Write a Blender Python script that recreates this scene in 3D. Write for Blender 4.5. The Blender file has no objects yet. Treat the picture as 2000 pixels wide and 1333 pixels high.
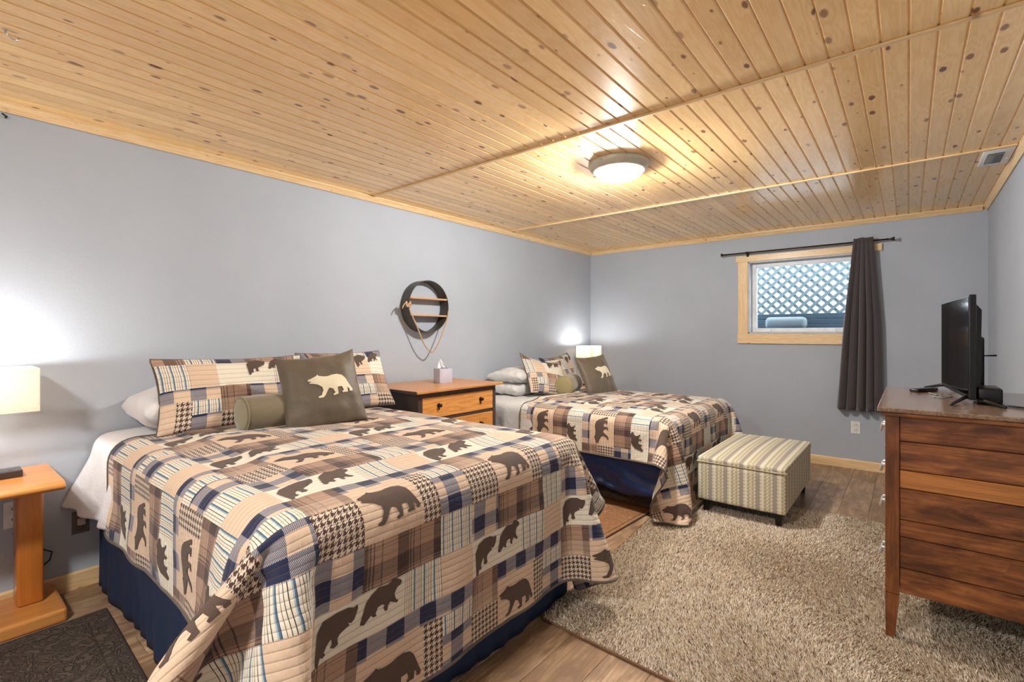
import bpy, bmesh, math, random
import numpy as np
from mathutils import Vector, Matrix
from mathutils.geometry import tessellate_polygon
R = math.radians
random.seed(7); rng = np.random.default_rng(7)
scn = bpy.context.scene
COL = scn.collection
D, W, H, YB = 5.75, 3.84, 2.40, -2.4        # back wall, right wall, ceiling, wall behind the camera

# ---------------------------------------------------------------- camera
cd = bpy.data.cameras.new('camera'); cam = bpy.data.objects.new('camera', cd); COL.objects.link(cam)
cd.sensor_width = 36; cd.lens = 951.8/2000*36; cd.shift_y = -14.5/2000; cd.clip_start = .02
cam.location = (3.317, 0, 1.308); cam.rotation_euler = (R(90), 0, R(39.14))
scn.camera = cam
# ---------------------------------------------------------------- world, exposure
wd = bpy.data.worlds.new('world'); scn.world = wd; wd.use_nodes = True
bg = wd.node_tree.nodes['Background']; bg.inputs[0].default_value = (.86, .93, 1, 1); bg.inputs[1].default_value = 9.0
vs = scn.view_settings; vs.view_transform = 'Standard'; vs.look = 'None'; vs.gamma = 1; vs.use_curve_mapping = False
vs.exposure = 0.36
CEIL_EMIT, CEIL_WATT, SHADE_WATT, REAR_FILL_EMIT = 34.0, 165.0, 12.5, 250.0

# ---------------------------------------------------------------- helpers
def lin(c):
    out = []
    for v in c[:3]:
        v /= 255.0
        out.append(v/12.92 if v <= .04045 else ((v+.055)/1.055)**2.4)
    return (*out, 1)

class Mat:
    """tiny node-expression builder"""
    def __init__(s, name, rough=.6, **kw):
        s.m = bpy.data.materials.new(name); s.m.use_nodes = True; s.t = s.m.node_tree; s.b = s.t.nodes['Principled BSDF']
        s.b.inputs['Roughness'].default_value = rough
        for k, v in kw.items(): s.set(k.replace('_', ' '), v)
    def set(s, k, v):
        i = s.b.inputs[k]
        if isinstance(v, bpy.types.NodeSocket): s.t.links.new(v, i)
        else: i.default_value = v
    def put(s, i, v):
        if isinstance(v, bpy.types.NodeSocket): s.t.links.new(v, i)
        else: i.default_value = v
    def m_(s, op, a, b=0.0, c=0.0):
        n = s.t.nodes.new('ShaderNodeMath'); n.operation = op
        s.put(n.inputs[0], a); s.put(n.inputs[1], b)
        if op in ('MULTIPLY_ADD', 'SMOOTH_MIN', 'WRAP', 'COMPARE'): s.put(n.inputs[2], c)
        return n.outputs[0]
    def coord(s, kind='Object'):
        return s.t.nodes.new('ShaderNodeTexCoord').outputs[kind]
    def rand(s): return s.t.nodes.new('ShaderNodeObjectInfo').outputs['Random']
    def sep(s, v):
        n = s.t.nodes.new('ShaderNodeSeparateXYZ'); s.put(n.inputs[0], v); return n.outputs
    def comb(s, x, y, z):
        n = s.t.nodes.new('ShaderNodeCombineXYZ'); s.put(n.inputs[0], x); s.put(n.inputs[1], y); s.put(n.inputs[2], z); return n.outputs[0]
    def noise(s, v, scale, detail=3, rough=.5, dist=0, out='Fac'):
        n = s.t.nodes.new('ShaderNodeTexNoise'); s.put(n.inputs['Vector'], v)
        n.inputs['Scale'].default_value = scale; n.inputs['Detail'].default_value = detail
        n.inputs['Roughness'].default_value = rough; n.inputs['Distortion'].default_value = dist
        return n.outputs[out]
    def voro(s, v, scale, out='Distance', feature='F1'):
        n = s.t.nodes.new('ShaderNodeTexVoronoi'); n.feature = feature; n.voronoi_dimensions = '2D'; s.put(n.inputs['Vector'], v); n.inputs['Scale'].default_value = scale
        return n.outputs[out], n.outputs['Color'] if feature == 'F1' else None
    def ramp(s, f, stops, interp='LINEAR'):
        n = s.t.nodes.new('ShaderNodeValToRGB'); s.put(n.inputs[0], f); e = n.color_ramp.elements; n.color_ramp.interpolation = interp
        while len(e) < len(stops): e.new(.5)
        for k, (p, c) in enumerate(stops):
            e[k].position = p; e[k].color = c if not isinstance(c, (int, float)) else (c, c, c, 1)
        return n.outputs[0]
    def mix(s, f, a, b, mode='MIX'):
        n = s.t.nodes.new('ShaderNodeMix'); n.data_type = 'RGBA'; n.blend_type = mode
        s.put(n.inputs[0], f); s.put(n.inputs[6], a); s.put(n.inputs[7], b); return n.outputs[2]
    def bump(s, h, dist, strength=1.0):
        n = s.t.nodes.new('ShaderNodeBump'); n.inputs['Distance'].default_value = dist; n.inputs['Strength'].default_value = strength
        s.put(n.inputs['Height'], h); s.t.links.new(n.outputs[0], s.b.inputs['Normal'])

def flat(name, rgb, rough=.6, metal=0, **kw):
    """one colour with a faint procedural mottling"""
    q = Mat(name, rough, **kw); q.set('Metallic', metal)
    n = q.noise(q.coord(), 14, 4)
    c = lin(rgb)
    q.set('Base Color', q.ramp(n, [(.3, tuple(v*.9 for v in c[:3])+(1,)), (.7, tuple(min(1, v*1.06) for v in c[:3])+(1,))]))
    return q.m

def wood(name, light, dark, knot, axis=1, rough=.3, grain=1.0, knots=1.0, coat=.0, var=.25, gcontrast=1.0, blotch=None):
    q = Mat(name, rough); rnd = q.rand()
    x, y, z = q.sep(q.coord())
    cs = [x, y, z]
    off = q.m_('MULTIPLY', rnd, 57.0)
    a = q.m_('ADD', cs[axis], off)
    b, c = [cs[i] for i in range(3) if i != axis]
    c2 = q.m_('ADD', c, q.m_('MULTIPLY', rnd, 13.0))
    v = q.comb(q.m_('MULTIPLY', a, 1.0), q.m_('MULTIPLY', b, 14.0), q.m_('MULTIPLY', c2, 14.0))
    vk = q.comb(q.m_('MULTIPLY', a, 5.0), q.m_('MULTIPLY', q.m_('ADD', b, c2), 11.0), 0.0)
    dist, colr = q.voro(vk, 1.0)
    rr = q.sep(colr)
    ksize = q.m_('MULTIPLY', q.m_('MAXIMUM', q.m_('SUBTRACT', rr[0], 1-.5*knots), 0), .25)
    wob = q.m_('MULTIPLY', q.noise(vk, 3.5, 2), .09)
    km = q.m_('SUBTRACT', q.m_('ADD', ksize, wob), q.m_('ADD', dist, .045))
    kmask = q.m_('MULTIPLY', q.ramp(km, [(0, 0), (.055, 1)]), q.m_('MULTIPLY_ADD', rr[1], .5, .5))
    gk = q.m_('MULTIPLY', q.m_('SUBTRACT', 1, q.m_('MINIMUM', dist, 1)), q.m_('MULTIPLY', ksize, 9))
    n1 = q.noise(v, 1.6*grain, 4, .6, .6)
    ph = q.m_('ADD', q.m_('MULTIPLY', n1, 9.0), q.m_('MULTIPLY', gk, 3.5))
    st = q.m_('MULTIPLY_ADD', q.m_('SINE', q.m_('MULTIPLY', ph, 4.0)), .5, .5)
    fine = q.noise(q.comb(q.m_('MULTIPLY', a, 3), q.m_('MULTIPLY', b, 160), q.m_('MULTIPLY', c2, 160)), 1.0, 3)
    f = q.m_('ADD', q.m_('MULTIPLY', st, .55*gcontrast), q.m_('MULTIPLY', q.m_('SUBTRACT', fine, .3), .6*gcontrast))
    L, K, N = lin(light), lin(dark), lin(knot)
    base = q.ramp(f, [(0, L), (1, K)])
    tint = q.m_('MULTIPLY_ADD', q.m_('FRACT', q.m_('MULTIPLY', rnd, 7.31)), var, 1-var/2)
    base = q.mix(1.0, base, q.comb(tint, q.m_('POWER', tint, 1.25), q.m_('POWER', tint, 1.6)), 'MULTIPLY')
    if blotch:
        bn = q.noise(q.comb(q.m_('MULTIPLY', a, 5), q.m_('MULTIPLY', b, 11), q.m_('MULTIPLY', c2, 16)), 1, 4, .6, .5)
        base = q.mix(q.ramp(bn, [(.38, 0), (.66, 1)]), base, lin(blotch))
    base = q.mix(kmask, base, N)
    q.set('Base Color', base)
    q.bump(f, .0006, .35)
    if coat: q.set('Coat Weight', coat); q.set('Coat Roughness', .18)
    return q.m

def link(o, parent=None):
    COL.objects.link(o)
    if parent is not None: o.parent = parent
    return o

def mesh_obj(name, me, mats=None, parent=None, smooth=False):
    if mats is not None:
        for m in (mats if isinstance(mats, (list, tuple)) else [mats]): me.materials.append(m)
    if smooth:
        me.polygons.foreach_set('use_smooth', [True]*len(me.polygons))
    return link(bpy.data.objects.new(name, me), parent)

def tag(o, label=None, cat=None, group=None, kind=None):
    if label: o['label'] = label
    if cat: o['category'] = cat
    if group: o['group'] = group
    if kind: o['kind'] = kind
    return o

def thing(name, label, cat, loc=(0, 0, 0), rz=0, group=None):
    e = bpy.data.objects.new(name, None); e.empty_display_size = .05; link(e)
    e.location = loc; e.rotation_euler = (0, 0, rz)
    return tag(e, label, cat, group)

class B:
    """bmesh collector"""
    def __init__(s): s.bm = bmesh.new()
    def box(s, x0, x1, y0, y1, z0, z1, bev=0, seg=2, M=None):
        r = bmesh.ops.create_cube(s.bm, size=1)['verts']
        for v in r: v.co = Vector(((x0+x1)/2+v.co.x*(x1-x0), (y0+y1)/2+v.co.y*(y1-y0), (z0+z1)/2+v.co.z*(z1-z0)))
        if bev:
            es = list({e for v in r for e in v.link_edges})
            o = bmesh.ops.bevel(s.bm, geom=es, offset=bev, segments=seg, affect='EDGES', profile=.5)
            r = list({v for v in r if v.is_valid} | set(o['verts']))
        if M is not None:
            for v in r: v.co = M @ v.co
        return s
    def tube(s, pts, rad, n=8, cap=True):
        pts = [Vector(p) for p in pts]; rings = []
        if not hasattr(rad, '__len__'): rad = [rad]*len(pts)
        t0 = (pts[1]-pts[0]).normalized(); up = Vector((0, 0, 1)) if abs(t0.z) < .9 else Vector((1, 0, 0))
        nrm = (up - up.dot(t0)*t0).normalized()
        for i, p in enumerate(pts):
            t = (pts[min(i+1, len(pts)-1)] - pts[max(i-1, 0)]).normalized()
            nrm = (nrm - nrm.dot(t)*t).normalized(); bn = t.cross(nrm)
            rings.append([s.bm.verts.new(p + rad[i]*(math.cos(a)*nrm + math.sin(a)*bn)) for a in [2*math.pi*k/n for k in range(n)]])
        for a, b in zip(rings, rings[1:]):
            for k in range(n): s.bm.faces.new((a[k], a[(k+1) % n], b[(k+1) % n], b[k]))
        if cap: s.bm.faces.new(rings[0][::-1]); s.bm.faces.new(rings[-1])
        return s
    def lathe(s, prof, c, n=32, axis='Z'):
        closed = prof[0] == prof[-1]
        """prof: list of (r, h) about an axis through c"""
        rings = []
        for r, h in prof:
            ring = []
            for k in range(n):
                a = 2*math.pi*k/n; u, v = r*math.cos(a), r*math.sin(a)
                p = {'Z': (u, v, h), 'X': (h, u, v), 'Y': (v, h, u)}[axis]
                ring.append(s.bm.verts.new(Vector(c)+Vector(p)))
            rings.append(ring)
        for a, b in zip(rings, rings[1:]):
            for k in range(n): s.bm.faces.new((a[k], a[(k+1) % n], b[(k+1) % n], b[k]))
        if prof[0][0] > 0 and not closed: s.bm.faces.new(rings[0][::-1])
        if prof[-1][0] > 0 and not closed: s.bm.faces.new(rings[-1])
        return s
    def prism(s, poly, h0, h1, axis='Y'):
        """poly: 2-D outline extruded along axis from h0 to h1"""
        def P(a, b, h): return {'Y': (a, h, b), 'X': (h, a, b), 'Z': (a, b, h)}[axis]
        lo = [s.bm.verts.new(P(a, b, h0)) for a, b in poly]; hi = [s.bm.verts.new(P(a, b, h1)) for a, b in poly]
        n = len(poly)
        for k in range(n): s.bm.faces.new((lo[k], lo[(k+1) % n], hi[(k+1) % n], hi[k]))
        s.bm.faces.new(lo[::-1]); s.bm.faces.new(hi)
        return s
    def mesh(s, name='m'):
        bmesh.ops.remove_doubles(s.bm, verts=s.bm.verts, dist=1e-6)
        bmesh.ops.recalc_face_normals(s.bm, faces=s.bm.faces)
        me = bpy.data.meshes.new(name); s.bm.to_mesh(me); s.bm.free(); return me
    def obj(s, name, mat, parent=None, smooth=False):
        o = mesh_obj(name, s.mesh(name), mat, parent, smooth)
        if smooth == 'auto' or smooth:
            pass
        return o

def autosmooth(o, ang=35):
    me = o.data
    me.polygons.foreach_set('use_smooth', [True]*len(me.polygons))
    me.set_sharp_from_angle(angle=R(ang))
    return o

def grid_mesh(name, P, closed=False):
    """P: (n, m, 3) array -> quad mesh"""
    n, m = P.shape[:2]
    i, j = np.meshgrid(np.arange(n-1), np.arange(m-1), indexing='ij')
    f = np.stack([i*m+j, (i+1)*m+j, (i+1)*m+j+1, i*m+j+1], -1).reshape(-1, 4)
    me = bpy.data.meshes.new(name); me.from_pydata(P.reshape(-1, 3).tolist(), [], f.tolist()); me.update()
    return me, f

def catrom(A, k):
    """upsample an (n, m, 3) grid k times along the first axis"""
    n = len(A); P = np.concatenate([2*A[:1]-A[1:2], A, 2*A[-1:]-A[-2:-1]]); out = []
    for s in range(k):
        t = s/k; p0, p1, p2, p3 = P[:n-1], P[1:n], P[2:n+1], P[3:n+2]
        out.append(.5*((2*p1)+(-p0+p2)*t+(2*p0-5*p1+4*p2-p3)*t*t+(-p0+3*p1-3*p2+p3)*t**3))
    S = np.stack(out, 1).reshape(-1, *A.shape[1:])
    return np.concatenate([S, A[-1:]])

# ---------------------------------------------------------------- materials
def m_wall():
    q = Mat('painted_wall', .75); c = q.coord()
    q.set('Base Color', q.ramp(q.noise(c, 2.2, 3), [(.3, lin((172, 180, 191))), (.7, lin((177, 185, 196)))]))
    q.bump(q.noise(c, 75, 3, .6), .0025, .35); return q.m
WALL = m_wall()
PINE = wood('varnished_pine', (250, 213, 154), (228, 176, 110), (118, 66, 36), 1, .24, .8, 1.35, .3, .2, .62)
PINE_X = wood('pine_trim', (240, 212, 166), (222, 182, 126), (130, 80, 44), 0, .35, 1.0, .7, .1, .12)
PINE_Y = wood('pine_trim_long', (240, 212, 166), (222, 182, 126), (130, 80, 44), 1, .35, 1.0, .7, .1, .12)
PINE_Z = wood('pine_trim_upright', (240, 212, 166), (222, 182, 126), (130, 80, 44), 2, .35, 1.0, .7, .1, .12)
FLOOR = wood('vinyl_plank', (192, 160, 126), (124, 98, 74), (60, 45, 36), 1, .34, .7, .25, 0, .5, 1.0, (128, 102, 80))
CHERRY = wood('dresser_veneer', (178, 112, 60), (116, 66, 32), (52, 26, 14), 0, .42, .8, .3, .1, .3, 1.0, (84, 44, 22))
CHERRY_Z = wood('dresser_post_wood', (156, 94, 50), (102, 58, 28), (48, 24, 12), 2, .4, .8, .1, .15, .15, 1.0, (92, 48, 22))
CHERRY_LIGHT = wood('dresser_light_board', (206, 138, 72), (164, 100, 46), (70, 38, 16), 0, .4, .8, .2, .15, .1)
DTOP = wood('dresser_top_glare_wood', (156, 128, 104), (112, 84, 64), (40, 22, 14), 1, .22, .8, .1, .6, .1)  # wood tone greyed and lightened to carry the glare on the top
HONEY = wood('honey_drawer', (222, 158, 84), (184, 112, 46), (110, 62, 26), 1, .35, .8, .3, .2, .12)
HONEY_TOP = wood('honey_top', (205, 146, 84), (166, 106, 54), (84, 50, 26), 1, .35, .8, .3, .2, .1)
OAKX = wood('nightstand_wood', (214, 150, 82), (190, 118, 52), (120, 70, 30), 1, .3, .6, .0, .3, .08, .7)
OAKZ = wood('nightstand_post', (200, 124, 52), (176, 98, 34), (120, 70, 30), 2, .32, .6, .0, .3, .08, .7)
DARKBROWN = flat('dark_brown_paint', (66, 52, 46), .5)
BLACKLEG = flat('black_leg', (22, 20, 20), .4)
BLACK = flat('black_plastic', (9, 10, 12), .32)
SCREEN = flat('tv_screen_glass', (4, 5, 8), .08)
WHITE = flat('white_plastic', (232, 232, 228), .4)
VINYL = flat('white_window_vinyl', (225, 228, 232), .4)
NICKEL = flat('brushed_nickel', (190, 188, 176), .42, .35)
CHROME = flat('chrome', (210, 212, 215), .15, 1)
IRON = flat('dark_iron', (74, 71, 64), .45, .25)
GREYM = flat('vent_grey', (120, 122, 122), .5)
BRONZE = flat('dark_bronze', (42, 32, 28), .4, .6)
ROPE = flat('rope_fibre', (190, 160, 124), .9)
SHELFW = flat('pale_shelf_wood', (200, 160, 120), .5)
def cloth(name, rgb, rough=.9, sc=320, bumpd=.0006, sheen=.2, wr=0.0):
    q = Mat(name, rough); c = q.coord(); x = lin(rgb)
    n = q.noise(c, sc, 2)
    q.set('Base Color', q.ramp(n, [(.25, tuple(v*.86 for v in x[:3])+(1,)), (.75, tuple(min(1, v*1.1) for v in x[:3])+(1,))]))
    q.set('Sheen Weight', sheen)
    h = n
    if wr: h = q.m_('ADD', q.m_('MULTIPLY', n, .1), q.m_('MULTIPLY', q.noise(c, 9, 4, .55, 1.2), wr))
    q.bump(h, bumpd, .6); return q.m
SHEET = cloth('white_sheet', (222, 221, 224), .85, 300, .012, .1, 1.0)
SHEET2 = cloth('pale_sheet', (214, 214, 212), .85, 300, .012, .1, 1.0)
NAVY = cloth('navy_skirt', (20, 40, 72), .75, 300, .004, 0, .6)
SATIN = cloth('navy_satin_skirt', (18, 42, 88), .34, 200, .006, 0, .8)
UMBER = cloth('brown_pillow_satin', (92, 80, 64), .55, 200, .008, .3, .9)
OLIVE = cloth('olive_velvet', (112, 100, 74), .7, 250, .004, .5, .5)
OLIVEEND = cloth('olive_velvet_end', (138, 130, 102), .7, 250, .004, .5, .4)
OLIVE2 = cloth('pale_olive_velvet', (146, 134, 92), .7, 250, .004, .5, .5)
CREAMF = cloth('cream_applique', (222, 212, 184), .95, 400, .0012, .3)
BEARF = cloth('brown_applique', (84, 68, 58), .9, 260, .0012, .1)
BIND = cloth('taupe_binding', (96, 88, 78), .85, 260, .001, .1)
SHAMBACK = cloth('brown_sham_back', (98, 82, 68), .85, 260, .003, .2, .5)
CURTAIN = cloth('brown_curtain', (72, 64, 66), .85, 400, .0008, .3)
MATB = None

TAN, CREAM, NVY, BRN, TEAL = lin((222, 196, 170)), lin((234, 227, 210)), lin((30, 40, 74)), lin((82, 58, 50)), lin((86, 124, 148))
def quilt_mat(kind):
    q = Mat('quilt_'+kind, .92, Sheen_Weight=.15); uv = q.coord('UV'); u, v, _ = q.sep(uv)
    def fr(x, p): return q.m_('FRACT', q.m_('DIVIDE', x, p))
    def less(a, b): return q.m_('LESS_THAN', a, b)
    if kind == 'tan': col = TAN
    elif kind == 'cream': col = CREAM
    elif kind == 'stripe':
        L = lin((176, 192, 200)); K = lin((58, 50, 52))
        col = q.ramp(fr(u, .041), [(0, CREAM), (.12, K), (.17, CREAM), (.34, L), (.42, TEAL), (.50, lin((54, 74, 104))), (.54, CREAM), (.70, lin((150, 120, 98))), (.74, CREAM), (.90, K), (.94, CREAM)], 'CONSTANT')
    elif kind == 'gingham':
        wx, wy = less(fr(q.m_('ADD', u, .012), .125), .5), less(fr(v, .111), .5)
        tw = less(fr(q.m_('ADD', u, v), .0062), .5)
        both = q.m_('MULTIPLY', wx, wy); one = q.m_('SUBTRACT', q.m_('ADD', wx, wy), q.m_('MULTIPLY', both, 2))
        f = q.m_('ADD', both, q.m_('MULTIPLY', one, q.m_('MULTIPLY_ADD', tw, .62, .28)))
        col = q.mix(f, q.mix(one, TAN, lin((206, 200, 200))), NVY)
    elif kind == 'hound':
        s = .0025
        wx, wy = less(fr(u, 8*s), .5), less(fr(v, 8*s), .5); tw = less(fr(q.m_('ADD', u, v), 4*s), .5)
        f = q.m_('ADD', q.m_('MULTIPLY', wx, tw), q.m_('MULTIPLY', wy, q.m_('SUBTRACT', 1, tw)))
        col = q.mix(f, lin((222, 206, 186)), lin((74, 50, 42)))
    elif kind in ('plaid', 'lightplaid'):
        base = lin((178, 146, 124)); dk = lin((58, 46, 48)); mr = lin((96, 56, 48))
        bu = q.ramp(fr(q.m_('ADD', u, .03), .15), [(0, 0), (.32, .75), (.62, .25), (.66, .8), (.69, 0.1), (.74, .8), (.77, 0.1), (.93, .6), (.96, 0)], 'CONSTANT')
        bv = q.ramp(fr(q.m_('ADD', v, .02), .136), [(0, .1), (.30, .8), (.66, .3), (.70, .8), (.73, 0), (.78, .7), (.81, 0), (.9, .7), (.93, 0)], 'CONSTANT')
        k = 1.0 if kind == 'plaid' else .45
        if kind == 'lightplaid': base = lin((206, 178, 154))
        f = q.m_('MULTIPLY', q.m_('ADD', bu, bv), .62*k)
        col = q.mix(q.m_('MINIMUM', f, 1), q.mix(q.m_('MINIMUM', q.m_('MULTIPLY', bu, .6*k), 1), base, mr), dk)
    # stitching every 22 mm, running across the quilt
    wob = q.m_('MULTIPLY', q.noise(uv, 6, 2), .006)
    sv = fr(q.m_('ADD', v, wob), .0226)
    seam = q.m_('ABSOLUTE', q.m_('SUBTRACT', sv, .5))
    stitch = q.m_('LESS_THAN', seam, .045)
    col2 = q.mix(q.m_('MULTIPLY', stitch, .45), col, lin((110, 78, 56)))
    fz = q.noise(uv, 900, 2)
    col3 = q.mix(1.0, col2, q.ramp(fz, [(.3, .86), (.7, 1.0)]), 'MULTIPLY')
    q.set('Base Color', col3)
    puff = q.ramp(seam, [(0, 0), (.18, .75), (.5, 1)])
    puck = q.noise(q.comb(q.m_('MULTIPLY', u, 95), q.m_('MULTIPLY', v, 26), 0), 1, 3, .55, .6)
    h = q.m_('ADD', q.m_('MULTIPLY', puff, .5), q.m_('MULTIPLY', puck, .9))
    q.bump(h, .0048, .7)
    return q.m
KINDS = ['tan', 'cream', 'stripe', 'gingham', 'hound', 'plaid', 'lightplaid']
QM = [quilt_mat(k) for k in KINDS]
KI = {'B': 0, 'T': 0, 'C': 1, 'S': 2, 'G': 3, 'H': 4, 'P': 5, 'L': 6}
TILE = ['BBBHSSLL', 'BBBHGGHH', 'BBBHGGHH', 'PPPPSSGG', 'PPPPSSGG', 'CCSSTTCC', 'CCSSTTCC', 'GGGGGGPP']

# bear outlines: x to the right, y down
BEAR_WALK = [(1255,272),(1290,262),(1320,250),(1340,242),(1352,228),(1362,243),(1385,250),(1420,256),(1450,256),(1490,246),(1540,244),(1590,262),(1620,300),(1640,350),(1660,400),(1672,425),(1665,445),(1640,446),(1635,435),(1642,425),(1622,400),(1618,452),(1565,455),(1563,440),(1580,432),(1568,390),(1525,392),(1522,462),(1478,472),(1470,458),(1495,445),(1478,400),(1445,385),(1420,420),(1398,455),(1375,475),(1332,475),(1328,460),(1360,450),(1385,400),(1380,365),(1340,335),(1300,320),(1268,312),(1265,302),(1290,296),(1255,285)]
BEAR_LOW = [(622,1045),(615,980),(612,930),(640,885),(690,860),(735,850),(762,856),(780,851),(784,865),(778,885),(768,905),(755,915),(740,908),(750,920),(735,930),(715,945),(708,960),(714,985),(700,995),(684,990),(690,975),(682,955),(668,975),(660,1000),(668,1010),(655,1020),(645,1014),(640,1035),(632,1047)]
BEAR_UP = [(790,920),(800,880),(812,830),(835,800),(870,770),(910,765),(930,755),(938,745),(955,742),(985,755),(990,765),(980,778),(965,785),(955,800),(950,815),(960,840),(974,848),(965,858),(945,850),(930,845),(920,860),(918,880),(908,885),(898,870),(905,855),(890,850),(870,860),(860,885),(866,896),(850,900),(838,890),(825,905),(808,925)]
def norm_poly(P, w, shear=0, flip=False):
    a = np.array(P, float); a[:, 1] += shear*(a[:, 0]-a[0, 0])
    if flip: a[:, 0] *= -1
    a -= a.min(0); a *= w/a[:, 0].max(); return a
WALK, LOW, UP = norm_poly(BEAR_WALK, 1), norm_poly(BEAR_LOW, 1, .25), norm_poly(BEAR_UP, 1, .25)

def applique(name, poly, fmap, mat, parent, step=.012):
    """cut the outline finely and lay it on a surface given by fmap(u, v) -> point"""
    bm = bmesh.new()
    vs = [bm.verts.new((x, y, 0)) for x, y in poly]
    for t in tessellate_polygon([[v.co for v in vs]]):
        try: bm.faces.new([vs[i] for i in t])
        except ValueError: pass
    for _ in range(5):
        long_e = [e for e in bm.edges if e.calc_length() > step*1.5]
        if not long_e: break
        bmesh.ops.subdivide_edges(bm, edges=long_e, cuts=1)
        bmesh.ops.triangulate(bm, faces=bm.faces)
    me = bpy.data.meshes.new(name); bm.to_mesh(me); bm.free()
    co = np.empty(len(me.vertices)*3); me.vertices.foreach_get('co', co); co = co.reshape(-1, 3)
    P = fmap(co[:, 0], co[:, 1])
    me.vertices.foreach_set('co', P.reshape(-1)); me.update()
    return mesh_obj(name, me, mat, parent, True)

# ================================================================ THE ROOM
wl = B().box(-.15, 0, YB, D+.0, -.1, H+.15).obj('wall_left', WALL); tag(wl, kind='structure')
tag(B().box(W, W+.15, YB, D, -.1, H+.15).obj('wall_right', WALL), kind='structure')
tag(B().box(-.15, W+.15, YB-.15, YB, -.1, H+.15).obj('wall_behind', WALL), kind='structure')
WX0, WX1, WZ0, WZ1 = 1.965, 2.955, 1.31, 2.085
b = B()
b.box(-.15, WX0, D, D+.16, -.1, H+.15); b.box(WX1, W+.15, D, D+.16, -.1, H+.15)
b.box(WX0, WX1, D, D+.16, -.1, WZ0); b.box(WX0, WX1, D, D+.16, WZ1, H+.15)
tag(b.obj('wall_back', WALL), kind='structure')

# floor: sub-floor and vinyl planks
fl = B().box(-.1, W+.1, YB-.1, D+.1, -.12, -.012).obj('floor', flat('subfloor', (70, 56, 46), .9)); tag(fl, kind='structure')
pw, pl = .182, 1.22
pm = {}
def plank_mesh(key, w, l, h, mat, bev):
    if key not in pm:
        me = B().box(-w/2, w/2, -l/2, l/2, -h, 0, bev, 1).mesh('plank'); me.materials.append(mat); pm[key] = me
    return pm[key]
for i in range(int(math.ceil(W/pw))):
    y = YB - random.random()*pl
    x0, x1 = i*pw, min(W, (i+1)*pw)
    while y < D:
        a, c = max(YB, y), min(D, y+pl)
        if c - a > .05:
            w, l = round(x1-x0-.0012, 4), round(c-a-.0012, 4)
            o = link(bpy.data.objects.new('floor_plank', plank_mesh((w, l), w, l, .012, FLOOR, .0012)), fl)
            o.location = ((x0+x1)/2, (a+c)/2, 0)
        y += pl

# ceiling: drywall above, tongue-and-groove pine boards in three lengths
ce = B().box(-.1, W+.1, YB-.1, D+.1, H+.012, H+.14).obj('ceiling', flat('ceiling_backing', (120, 80, 44), .8)); tag(ce, kind='structure')
bw = .0822
BAT = [YB, 2.30, 4.0, D]
def board_mesh(w, l):
    key = ('c', w, l)
    if key not in pm:
        # v-groove board: bottom face with bevelled long edges
        g = .0065
        bb = B().prism([(-w/2, .012), (-w/2, .0065), (-w/2+g, 0), (w/2-g, 0), (w/2, .0065), (w/2, .012)], -l/2, l/2)
        me = bb.mesh('board'); me.materials.append(PINE); pm[key] = me
    return pm[key]
nb = int(W/bw)+1
off = 3.317 - 40*bw
for s in range(3):
    y0, y1 = BAT[s], BAT[s+1]
    k = -1
    while off + k*bw < W:
        a, c = max(0, off+k*bw), min(W, off+(k+1)*bw)
        k += 1
        if c-a < .012: continue
        w = round(c-a, 4); l = y1-y0-.004
        o = link(bpy.data.objects.new('ceiling_board', board_mesh(w, l)), ce)
        o.location = ((a+c)/2, (y0+y1)/2, H)
# battens across the boards and crown strips round the room
tn = [0]
def trim(b, mat, name=None):
    tn[0] += 1
    o = b.obj(name or 'trim_%d' % tn[0], mat); tag(o, kind='structure'); return o
for y in BAT[1:3]:
    trim(B().box(.036, W-.036, y-.011, y+.011, H-.011, H, .004), PINE_X)
trim(B().prism([(0, H), (0, H-.042), (.010, H-.046), (.026, H-.020), (.034, H-.012), (.034, H)], YB, D), PINE_Y)
trim(B().prism([(W, H), (W, H-.042), (W-.010, H-.046), (W-.026, H-.020), (W-.034, H-.012), (W-.034, H)], YB, D), PINE_Y)
trim(B().prism([(D, H), (D, H-.042), (D-.010, H-.046), (D-.026, H-.020), (D-.034, H-.012), (D-.034, H)], .034, W-.034, 'X'), PINE_X)
def base_prof(s, o): return [(o, 0), (o, .085), (o+s*.006, .088), (o+s*.013, .078), (o+s*.013, 0)]
trim(B().prism(base_prof(1, 0), YB, D), PINE_Y, 'baseboard_left')
trim(B().prism(base_prof(-1, W), YB, D), PINE_Y, 'baseboard_right')
trim(B().prism(base_prof(-1, D), .013, W-.013, 'X'), PINE_X, 'baseboard_back')

# window
win = thing('window_1', None, None, (0, 0, 0)); tag(win, kind='structure')
zc0, zc1 = 1.2, 2.145
B().box(WX0-.105, WX0-.004, D-.019, D, WZ0-.004, WZ1+.004, .002, 1).obj('casing', PINE_Z, win)
B().box(WX1+.004, WX1+.075, D-.019, D, WZ0-.004, WZ1+.004, .002, 1).obj('casing', PINE_Z, win)
B().box(WX0-.11, WX1+.075, D-.022, D, zc0, WZ0-.004, .002, 1).obj('apron', PINE_X, win)
B().box(WX0-.125, WX1+.170, D-.024, D, WZ1+.004, zc1+.01, .002, 1).obj('header', PINE_X, win)
jb = B()
t = .012
jb.box(WX0-.002, WX0+t, D-.018, D+.16, WZ0, WZ1); jb.box(WX1-t, WX1+.002, D-.018, D+.16, WZ0, WZ1)
jb.box(WX0, WX1, D-.018, D+.16, WZ0-.003, WZ0+t); jb.box(WX0, WX1, D-.018, D+.16, WZ1-t, WZ1+.003)
jb.obj('jamb', flat('jamb_paint', (196, 200, 204), .5), win)
fy0, fy1 = D+.085, D+.135
fx0, fx1, fz0, fz1 = WX0+.014, WX1-.014, WZ0+.012, WZ1-.014
fb = B(); k = .045
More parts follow.
